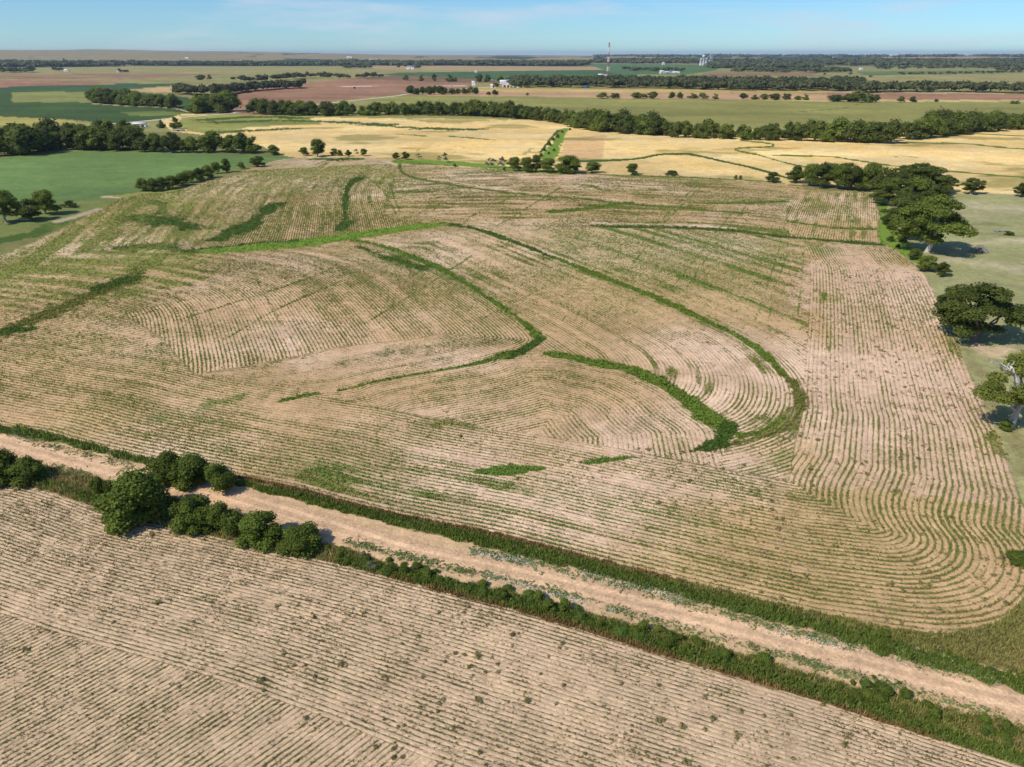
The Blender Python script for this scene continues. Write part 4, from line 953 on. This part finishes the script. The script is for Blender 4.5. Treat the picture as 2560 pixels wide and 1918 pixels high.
def woods(name, label, bands, mat, n=60, seed=3):
    """bands: (near line, depth m, step m, height m, width m, thinning)"""
    W = Woods(); W.n = n; r = np.random.default_rng(seed); cnt = 0
    for pts, depth, step, h, w, thin in bands:
        c = curve(pts, 4); seg = np.linalg.norm(np.diff(c, axis=0), axis=1); cum = np.concatenate([[0], np.cumsum(seg)]); rows = max(1, int(depth/step))
        for q in range(rows):
            for t in np.arange(0, cum[-1], step):
                tt = t+r.uniform(-.4, .4)*step; x = float(np.interp(tt, cum, c[:, 0])); y = float(np.interp(tt, cum, c[:, 1])); d = math.hypot(x, y); o = (q+r.uniform(-.3, .6))*depth/rows
                x += x/d*o; y += y/d*o
                if r.random() < thin: continue
                W.tree(x, y, h*r.uniform(.75, 1.2), w*r.uniform(.8, 1.25), r); cnt += 1
    W.build(name, label, mat); print(name, cnt)
woods('creek_wood', 'broad dark wood behind the pink and gold strips, right of the farmstead', [
    ([(1285,219),(1330,219),(1400,219),(1500,219),(1600,220),(1700,222)], 330, 24, 15, 26, .10), ([(1700,222),(1800,226),(1900,227),(2000,227),(2110,228),(2150,227)], 360, 24, 16, 26, .08)], M_LEAFF, 70, 4)
woods('field_line_trees', 'dark tree lines round the red ploughed field on the left', [
    ([(446,237),(500,239),(560,238),(620,230),(700,224),(762,221)], 60, 15, 15, 17, .05), ([(605,206),(680,202),(760,196),(818,192)], 30, 20, 15, 22, .05), ([(824,196),(880,196),(950,194)], 30, 20, 13, 22, .05)], M_LEAFF, 110, 5)
woods('pasture_line_trees', 'rounded trees in the line along the far right pasture', [
    ([(2165,232),(2230,230),(2300,230),(2360,230),(2500,233),(2640,234)], 60, 20, 17, 26, .12)], M_LEAFF, 110, 6)
woods('far_shelterbelts', 'hazy dark woods and shelterbelts spread over the distant plain', [
    ([(-200,168),(0,168),(120,169),(300,167)], 800, 60, 26, 80, .1), ([(300,165),(500,165),(700,165),(860,165)], 500, 60, 22, 75, .2), ([(850,164),(1000,164),(1200,164),(1460,164)], 900, 60, 22, 80, .12),
    ([(0,183),(50,183),(85,182)], 150, 30, 20, 32, .2), ([(135,178),(165,178)], 60, 26, 16, 28, .2), ([(300,182),(322,182)], 40, 20, 14, 22, 0),
    ([(1840,180),(2000,182),(2110,181)], 380, 42, 15, 44, .45), ([(1500,159),(1900,161),(2560,162),(2700,162)], 1500, 85, 24, 100, .35), ([(1780,171),(1900,170),(2040,170)], 900, 60, 20, 70, .2),
    ([(2040,166),(2200,168),(2400,169),(2700,168)], 900, 75, 22, 70, .5), ([(2500,179),(2700,180)], 160, 40, 18, 40, .2), ([(2200,174),(2400,172),(2560,171)], 200, 60, 16, 40, .5),
    ([(865,172),(900,171),(925,172)], 90, 32, 18, 34, .1), ([(994,172),(1002,172)], 20, 20, 18, 22, 0), ([(1013,171),(1020,171)], 20, 20, 20, 22, 0), ([(1036,172),(1050,171)], 30, 22, 18, 26, 0),
    ([(1565,178),(1700,179)], 200, 40, 14, 36, .35), ([(820,157),(1100,158),(1500,158)], 700, 110, 16, 90, .72), ([(300,160),(600,160),(860,160)], 500, 110, 14, 60, .75), ([(1500,150),(2000,151),(2700,152)], 2500, 230, 18, 150, .66), ([(1500,146),(2000,147),(2600,147)], 6000, 420, 15, 260, .7)], M_LEAFF, 36, 7)
woods('pasture_dots', 'small dark trees dotted in thin lines over the distant right pasture', [
    ([(1925,188),(2000,187),(2080,189),(2180,186)], 40, 60, 9, 11, .55), ([(2250,189),(2400,186),(2560,182)], 80, 40, 10, 14, .4), ([(2130,193),(2200,196)], 60, 60, 9, 11, .4)], M_LEAFF, 60, 8)

# single far trees
for (a, b, t, s_, l) in [(492,520,188,200,'pale wide clump of trees alone on the distant olive field'),(518,532,187,200,'narrow tree at the right of the pale clump'),(574,589,192,199,'dark low round tree alone on the distant olive field'),
    (1007,1022,188,202,'first round tree of the loose row on the far edge of the ploughed field'),(1048,1064,188,203,'second round tree of the loose row beyond the ploughed field'),(1077,1091,186,203,'third narrower tree of the loose row beyond the ploughed field'),
    (1110,1134,187,204,'wide tree of the loose row beyond the ploughed field'),(1134,1144,194,204,'small tree touching the wide tree of the loose row'),(1189,1212,187,205,'left half of the big clump left of the farmstead'),(1208,1230,188,205,'right half of the big clump left of the farmstead'),
    (1240,1260,190,206,'tree just behind the white farm buildings'),(1228,1250,207,219,'dark tree between the white farm buildings'),(1215,1229,230,238,'low dark bush left of the round tree on the pink strip'),(1226,1246,226,238,'round dark tree right of the low bush on the pink strip'),
    (1314,1323,232,239,'lone small bush on the pink strip'),(883,890,217,222,'lone tiny bush in the red ploughed field'),
    (1487,1522,231,246,'wide dark tree clump first on the pink strip'),(1522,1549,232,246,'dark tree right of the first clump on the pink strip'),(1573,1612,231,246,'wide dark clump in the middle of the pink strip'),(1608,1622,236,246,'small tree between two clumps of the pink strip'),
    (1620,1650,230,247,'round tree closing the middle clump of the pink strip'),(1671,1690,231,246,'left tree of a pair on the pink strip'),(1689,1708,232,247,'right tree of a pair on the pink strip'),(1716,1745,233,246,'first of two joined dark clumps on the pink strip'),(1742,1774,232,247,'second of two joined dark clumps on the pink strip'),
    (1776,1795,234,248,'dark small tree after the joined clumps'),(1844,1869,234,248,'rounded tree standing alone in the middle of the pink strip'),(1876,1897,237,249,'low dark tree right of the rounded lone one'),(1898,1922,235,249,'tree in the line of three on the pink strip, left'),
    (1920,1954,233,250,'tree in the line of three on the pink strip, middle'),(1952,1977,233,250,'tree in the line of three on the pink strip, right'),(1984,2004,240,250,'left small tree of the last pair on the pink strip'),(2002,2020,236,250,'right small tree of the last pair on the pink strip'),
    (2066,2110,236,254,'leftmost low tree of the grove before the reddish strip'),(2100,2140,234,255,'tree left of the tallest in the grove before the reddish strip'),(2120,2165,227,256,'tallest tree of the grove before the reddish strip'),(2150,2185,232,256,'tree right of the tallest in the grove before the reddish strip'),(2176,2202,238,255,'rightmost low tree of the grove before the reddish strip'),
    (2240,2262,240,256,'left one of two round trees on the pale strip'),(2270,2291,242,256,'right one of two round trees on the pale strip'),(2333,2345,248,256,'tiny tree alone on the pale strip'),(2524,2537,252,260,'left tiny tree of a pair near the right edge'),(2537,2552,251,260,'right tiny tree of a pair near the right edge'),
    (292,326,298,325,'tree beside the white shed across the lane'),(394,416,300,320,'small leaning tree in the yard right of the white shed'),(424,454,292,322,'larger open tree in the yard right of the white shed')]:
    T(PF, a, b, t, s_, 'tree', l)

# ------------------------------------------------------------------ buildings, mast, elevator, poles
M_WHITE = flat_mat('white_metal', (.78, .78, .76), .5, var=.06); M_ROOFW = flat_mat('pale_roof', (.62, .63, .64), .45, var=.08); M_RED = flat_mat('red_door', (.42, .05, .04), .6, var=.1)
M_GREY = flat_mat('grey_shingle', (.22, .21, .20), .85); M_GLASS = flat_mat('dark_window', (.03, .035, .04), .2, var=.1); M_CONC = flat_mat('concrete', (.62, .60, .56), .85, var=.1)
M_STEEL = flat_mat('steel', (.45, .46, .47), .5, .5, var=.08); M_MASTR = flat_mat('mast_orange', (.42, .13, .08), .6, var=.08); M_WOOD = flat_mat('pole_wood', (.20, .15, .11), .9); M_BLUE = flat_mat('blue_paint', (.05, .10, .35), .5, var=.1)
M_YEL = flat_mat('yellow_paint', (.62, .40, .05), .5, var=.1); M_TYRE = flat_mat('rubber', (.02, .02, .02), .9); M_ROAD2 = flat_mat('gravel', (.60, .54, .44), .95, var=.12, scale=.3)
def box(x0, x1, y0, y1, z0, z1):
    V = np.array([(x, y, z) for z in (z0, z1) for (x, y) in ((x0, y0), (x1, y0), (x1, y1), (x0, y1))], float)
    return V, np.array([(3, 2, 1, 0), (4, 5, 6, 7), (0, 1, 5, 4), (1, 2, 6, 5), (2, 3, 7, 6), (3, 0, 4, 7)])
def gable(L, W, h, rise, ov=.4):
    """two roof slabs with thickness over a box L (x) by W (y)"""
    a = W/2+ov; t = .22; zz = h-ov*rise/(W/2); V = []; l = L/2+ov
    for x in (-l, l): V += [(x, -a, zz), (x, 0, h+rise), (x, a, zz), (x, a, zz+t), (x, 0, h+rise+t), (x, -a, zz+t)]
    F = [(0, 1, 7, 6), (1, 2, 8, 7), (2, 3, 9, 8), (3, 4, 10, 9), (4, 5, 11, 10), (5, 0, 6, 11), (0, 5, 4, 1), (1, 4, 3, 2), (6, 7, 10, 11), (7, 8, 9, 10)]
    return np.array(V, float), np.array(F)
def walls(L, W, h, rise):
    V = []; 
    for x in (-L/2, L/2): V += [(x, -W/2, -.3), (x, -W/2, h-.05), (x, 0, h+rise-.05), (x, W/2, h-.05), (x, W/2, -.3)]
    F3 = [(0, 1, 6, 5), (3, 4, 9, 8), (0, 1, 3, 4), (5, 6, 8, 9), (1, 2, 3, 3), (6, 7, 8, 8)]
    import bmesh
    bm = bmesh.new(); vs = [bm.verts.new(v) for v in V]
    for f in ((0, 5, 6, 1), (3, 8, 9, 4), (0, 1, 2, 3, 4), (9, 8, 7, 6, 5)): bm.faces.new([vs[i] for i in f])
    me = bpy.data.meshes.new('wall'); bm.to_mesh(me); bm.free(); return me
def empty(name, x, y, rz, label, cat, group=None):
    e = bpy.data.objects.new(name, None); COL.objects.link(e); e.location = (x, y, float(height(x, y))); e.rotation_euler = (0, 0, rz); tag(e, label, cat, group); return e
def building(px, py, L, W, h, rise, rz, label, name='farm_building', roof=None, wall=None, doors=(), windows=(), cat='building'):
    x, y, z = g1(px, py); e = empty(name, x, y, rz, label, cat)
    me = walls(L, W, h, rise); me.materials.append(wall or M_WHITE); o = bpy.data.objects.new('wall', me); COL.objects.link(o); o.parent = e
    mesh_obj('roof', *gable(L, W, h, rise), roof or M_ROOFW, e)
    for (u, w, z0, z1, side, m) in doors: 
        b = box(u-w/2, u+w/2, -W/2-.12, -W/2+.05, z0, z1) if side == 'f' else box(-L/2-.12, -L/2+.05, u-w/2, u+w/2, z0, z1); mesh_obj('door', *b, m, e)
    for (u, w, z0, z1) in windows: mesh_obj('window', *box(u-w/2, u+w/2, -W/2-.08, -W/2+.05, z0, z1), M_GLASS, e)
    return e
def vehicle(px, py, L, W, h, rz, label, mat, cab=True, name='pickup_truck', cat='truck'):
    x, y, z = g1(px, py); e = empty(name, x, y, rz, label, cat)
    mesh_obj('body', *box(-L/2, L/2, -W/2, W/2, .45, .45+h*.45), mat, e)
    mesh_obj('cab', *box(-L*.15 if cab else -L/2+.2, L*.22 if cab else L/2-.2, -W/2+.08, W/2-.08, .45+h*.45, h), M_GLASS if cab else mat, e)
    for sx in (-.32, .32):
        for sy in (-1, 1): mesh_obj('wheel', *tube([(L*sx, sy*(W/2-.05), .42), (L*sx, sy*(W/2+.12), .42)], [.42, .42], 12), M_TYRE, e)

# farmstead by the creek wood
building(1266, 218, 24, 16, 6, 3.2, 1.57, 'white farm shop with two red doors in front of the creek wood', doors=((-3.6, 4.6, 0, 4.6, 'l', M_RED), (3.6, 4.6, 0, 4.6, 'l', M_RED)), name='farm_shed')
building(1262, 210, 22, 12, 5, 3, 0, 'white house with a peaked roof behind the white farm shop', windows=((-6, 1.6, 1, 2.6), (0, 1.6, 1, 2.6), (6, 1.6, 1, 2.6)), doors=((3, 1.2, 0, 2.2, 'f', M_GLASS),), name='house')
building(1277, 211, 14, 10, 6, 3.5, .3, 'small tall white outbuilding right of the peaked house', doors=((0, 3, 0, 3.4, 'f', M_GLASS),), name='outbuilding')
building(1234, 219, 12, 8, 4, 2, 0, 'low white shed left of the farmstead trees', doors=((0, 2.6, 0, 2.8, 'f', M_GLASS),), name='shed')
building(1184, 216, 7, 6, 8, 2, 0, 'small white tank house alone beside the lane', doors=((0, 1.4, 0, 2.2, 'f', M_GLASS),), name='tank_house')
vehicle(1286, 219, 7, 3, 3.4, .1, 'white van parked right of the farm shop', M_WHITE, False, 'van', 'van'); vehicle(1296, 220, 6.5, 2.8, 2.8, .1, 'white pickup parked farther right of the farm shop', M_WHITE)
vehicle(1310, 219.5, 7, 3, 3, 0, 'yellow machine parked right of the white vehicles', M_YEL, True, 'farm_machine', 'machine'); vehicle(1467, 220, 9, 3.6, 4.6, 0, 'blue trailer parked at the edge of the creek wood', M_BLUE, False, 'trailer', 'trailer')
# yard across the lane on the left
building(351, 318, 11.5, 5, 3, .9, .12, 'long low white shed beside the lane behind the grove', doors=((-3, 2, 0, 2.3, 'f', M_GLASS), (3, 2, 0, 2.3, 'f', M_GLASS)), name='shed')
vehicle(357, 321.5, 4.6, 2, 1.9, .1, 'yellow machine parked in front of the long white shed', M_YEL, True, 'farm_machine', 'machine')
building(57, 371, 14, 9, 8.6, 2.4, .5, 'house whose white roof shows between the trees of the grove', wall=M_GREY, windows=((-3, 1.3, 1, 2.4), (3, 1.3, 1, 2.4)), name='house')
building(448, 328, 9, 3, 1.0, .3, -.1, 'low grey loading shed in the yard', roof=M_GREY, wall=M_CONC, doors=((0, 2, 0, .8, 'f', M_GLASS),), name='low_shed')
# far houses
for (px, py, L, W, h, ri, l) in [(167,179,17,10,5,3,'white farmhouse far left between dark trees'),(298,182,12,9,5,3,'tiny white shed by a dark clump far left'),(1027,173,34,20,8,6,'grey roofed farmhouse with dark trees on the distant gold strip'),(930,155,60,26,9,4,'long white farm shed left on the far plain'),
    (945,155,50,24,7,3,'low white wing right of the far long shed'),(875,152,60,26,8,4,'pale shed on the far left plain'),(1190,182,9,7,5,2,'tiny white hut on the distant green field'),(1340,157,150,40,9,4,'very long pale shed on the far plain'),(1658,163,14,12,12,3,'white hut left of the grain elevator'),
    (1655,184,16,10,7,3,'white tall shed in the row of white buildings'),(1668,183,30,12,4,2,'long white shed in the row of white buildings'),(1690,183,26,12,4,2,'last white shed of the row of white buildings'),(1502,192,16,10,5,3,'equipment hut at the foot of the mast'),(1512,192,14,9,4,2,'second hut beside the mast hut'),
    (1975,142.5,180,60,18,5,'pale sheds low on the horizon'),(2195,143.5,300,80,20,5,'long white works on the horizon'),(2240,143.5,240,80,18,5,'second white works on the horizon'),(2085,151,40,24,12,5,'white silo like building on the far plain'),(2427,158,60,30,14,6,'white farm sheds on the far right'),(2515,160,60,26,12,6,'white farm building near the right edge far away'),
    (2152,175,14,7,6,2,'white truck box on the far gravel road'),(470,155,34,16,8,3,'white farm building before the far woods on the left'),(815,146,60,30,12,4,'white buildings on the far ridge')]:
    building(px, py, L, W, h, ri, random.uniform(-.3, .3), l, doors=((0, L*.15, 0, h*.6, 'f', M_GLASS),), windows=((-L*.28, L*.08, h*.3, h*.7), (L*.28, L*.08, h*.3, h*.7)), roof=M_GREY if 'grey' in l else M_ROOFW, name='farm_building')

def mast():
    x, y, z = g1(1519, 190); e = empty('lattice_mast', x, y, .3, 'tall red and white lattice mast rising above the creek wood', 'mast'); Ht = 92.0; n = 14
    for i in range(n):
        a, b = i/n, (i+1)/n; wa, wb = 5.2-3.4*a, 5.2-3.4*b; parts = []
        ca = [(math.cos(t)*wa, math.sin(t)*wa, a*Ht) for t in (0, 2.094, 4.189)]; cb = [(math.cos(t)*wb, math.sin(t)*wb, b*Ht) for t in (0, 2.094, 4.189)]
        for j in range(3):
            k = (j+1) % 3; parts += [tube([ca[j], cb[j]], [.34, .34], 5), tube([ca[j], cb[k]], [.20, .20], 4), tube([ca[k], cb[j]], [.20, .20], 4), tube([cb[j], cb[k]], [.20, .20], 4)]
        mesh_obj('lattice_section', *joinm(parts), M_MASTR if (i % 4) in (0, 1) else M_WHITE, e)
    for zz, s in ((Ht+1, 2.6), (Ht-12, 2.2), (Ht-30, 2.4), (Ht-52, 1.6)):
        for t in (0.3, 2.4, 4.5): mesh_obj('antenna', *tube([(math.cos(t)*3, math.sin(t)*3, zz-s), (math.cos(t)*3, math.sin(t)*3, zz+s)], [.5, .5], 8), M_WHITE, e)
    mesh_obj('dish', *tube([(0, -2.6, Ht-22), (0, -3.6, Ht-22), (0, -3.9, Ht-22)], [.4, 1.7, 1.9], 14), M_WHITE, e)
    mesh_obj('platform', *box(-3, 3, -3, 3, Ht-3.3, Ht-3), M_STEEL, e); mesh_obj('foundation', *box(-6, 6, -6, 6, -.5, .5), M_CONC, e)
mast()
def elevator():
    x, y, z = g1(1763, 164); e = empty('grain_elevator', x, y, 0, 'white grain elevator with silos and leg towers on the far plain', 'grain elevator')
    for i, (dx, r_, h_) in enumerate([(-27, 8, 34), (-12, 8, 42), (4, 8, 36), (22, 9, 24), (40, 9, 22)]):
        mesh_obj('silo', *tube([(dx, 0, -1), (dx, 0, h_), (dx, 0, h_+.1), (dx, 0, h_+5)], [r_, r_, r_*1.03, .8], 20), M_WHITE if i < 3 else M_STEEL, e)
    mesh_obj('headhouse', *box(-22, -6, -6, 6, 43, 56), M_CONC, e); mesh_obj('leg_tower', *joinm([box(a-.6, a+.6, b-.6, b+.6, 0, 60) for a in (24, 32) for b in (-14, -6)]+[tube([(24, -14, q), (32, -6, q+10)], [.5, .5], 4) for q in (0, 10, 20, 30, 40, 50)]), M_STEEL, e)
    for a, b in (((28, -10, 58), (2, 0, 42)), ((28, -10, 58), (44, 0, 27)), ((28, -10, 58), (24, 0, 29)), ((28, -10, 58), (52, -4, 2))): mesh_obj('chute', *tube([a, b], [.9, .9], 6), M_STEEL, e)
elevator()
for (px, py, h_, l) in [(149,230,13,'wooden pole leftmost beside the dark green field'),(253,227,13,'wooden pole second from the left beside the dark green field'),(193,306,12,'wooden pole where the lane enters behind the grove'),(449,292,12,'wooden pole beside the lane near the yard trees'),(423,217,12,'thin pole on the far tan strip'),(352,221,11,'thin far pole left of the tan strip')]:
    x, y, z = g1(px, py); e = empty('utility_pole', x, y, .4, l, 'pole'); mesh_obj('post', *tube([(0, 0, -1), (0, 0, h_)], [.26, .17], 8), M_WOOD, e); mesh_obj('crossarm', *box(-1.3, 1.3, -.1, .1, h_-1, h_-.75), M_WOOD, e)
    for u in (-1.1, 0, 1.1): mesh_obj('insulator', *tube([(u, 0, h_-.75), (u, 0, h_-.45)], [.08, .06], 6), M_WHITE, e)
# lane and bridge
def ribbon(name, pts, w, mat, lift, label=None):
    c = curve(pts, 5); t = np.gradient(c, axis=0); t /= np.linalg.norm(t, axis=1)[:, None]; nn = np.stack([-t[:, 1], t[:, 0]], 1); a = c+nn*w/2; b = c-nn*w/2
    V = np.vstack([np.column_stack([a, height(a[:, 0], a[:, 1])+lift]), np.column_stack([b, height(b[:, 0], b[:, 1])+lift])]); n = len(c)
    o = mesh_obj(name, V, np.array([(i, n+i, n+i+1, i+1) for i in range(n-1)]), mat); tag(o, kind='structure'); return o
ribbon('gravel_road', ROAD2, 6.5, M_ROAD2, .06)
x0, y0, _ = g1(583, 282.5); x1, y1, _ = g1(624, 280); e = empty('bridge', (x0+x1)/2, (y0+y1)/2, math.atan2(y1-y0, x1-x0), 'low dark road bridge over the creek between the two woods', 'bridge'); L = math.hypot(x1-x0, y1-y0)
mesh_obj('deck', *box(-L/2, L/2, -3.6, 3.6, .1, .7), M_CONC, e)
for s_ in (-1, 1): mesh_obj('railing', *joinm([box(-L/2, L/2, s_*3.6-.08, s_*3.6+.08, 1.2, 1.6), box(-L/2, L/2, s_*3.6-.06, s_*3.6+.06, .9, 1.0)]+[box(u, u+.2, s_*3.6-.1, s_*3.6+.1, .7, 1.7) for u in np.arange(-L/2, L/2, 2.5)]), M_GREY, e)

# tree with bare white limbs at the right edge
def dead_limb_tree():
    x, y, z = g1(2530, 1068); m = mpp(2536, 1072); P_ = tree_proto('pd', 777, 12, 12, 3.0, 15, 11000, .30, M_LEAFY, M_BARKP, gap=1, flat=.62, trunk_r=.42, lean=-.02)
    e = place(P_, x-.2, y, 1.3, 2.2, 'half_dead_tree', 'leafy tree with bare white dead limbs and a pale trunk at the right edge', 'tree', sz=.95); r = np.random.default_rng(5); parts = []
    def br(a, b, r0, depth):
        parts.append(limb(r, a, b, r0, r0*.35, .16, 5)); d = np.array(b)-np.array(a)
        if depth > 0:
            for k in range(2):
                st = np.array(a)+d*r.uniform(.45, .95); br(st, st+d*r.uniform(.3, .5)+r.normal(0, .30, 3)*np.linalg.norm(d)*.7, r0*.42, depth-1)
    br((-.6, -.6, 6), (-6.6, -2.6, 11.4), .26, 2); br((.2, -.6, 9), (1.6, -1.8, 16.6), .28, 2)
    o = mesh_obj('dead_limb', *joinm(parts), M_DEAD, e, smooth_=True); o.rotation_euler = (0, 0, -2.2)
dead_limb_tree()
def brush_pile():
    x, y, z = g1(2448, 630); e = empty('brush_pile', x, y, 0, 'heap of grey dead branches lying in the pale pasture', 'brush pile'); r = np.random.default_rng(4); parts = []
    for i in range(70):
        a = r.uniform(0, 6.28); q = r.uniform(0, 2.6); c = np.array([math.cos(a)*q, math.sin(a)*q*.7, .2+r.uniform(0, 1.3)*(1-q/3)]); d = r.normal(0, 1, 3)*[1.2, 1, .35]; parts.append(limb(r, c-d, c+d, .12, .03, .2, 3))
    mesh_obj('branches', *joinm(parts), M_GREYW, e); x, y, z = g1(2497, 579); rr = empty('rock_pile', x, y, 0, 'low bluish grey pile of stones in the pale pasture', 'stones')
    for i in range(7): 
        V, F = cores([(r.uniform(-2, 2), r.uniform(-1, 1), .3, r.uniform(.5, 1.1), r.uniform(.4, .8), r.uniform(.3, .6))], 1.0); mesh_obj('stone', V, F, M_GREY2, rr)
M_GREYW = flat_mat('grey_wood', (.30, .27, .26), .9); M_GREY2 = flat_mat('stone', (.20, .21, .21), .9)
brush_pile()

# ------------------------------------------------------------------ air
def haze():
    m = bpy.data.materials.new('haze_air'); m.use_nodes = True; n = m.node_tree; n.nodes.clear(); v = n.nodes.new('ShaderNodeVolumePrincipled'); out = n.nodes.new('ShaderNodeOutputMaterial')
    v.inputs['Color'].default_value = (.62, .78, 1.0, 1); v.inputs['Density'].default_value = HAZE; v.inputs['Anisotropy'].default_value = 0.2
    n.links.new(v.outputs[0], out.inputs['Volume']); o = mesh_obj('haze', *box(-33000, 33000, -33000, 33000, -12, 165), m); tag(o, 'thin blue air haze over the whole plain', 'haze', kind='stuff')
HAZE = 3.5e-5
haze()
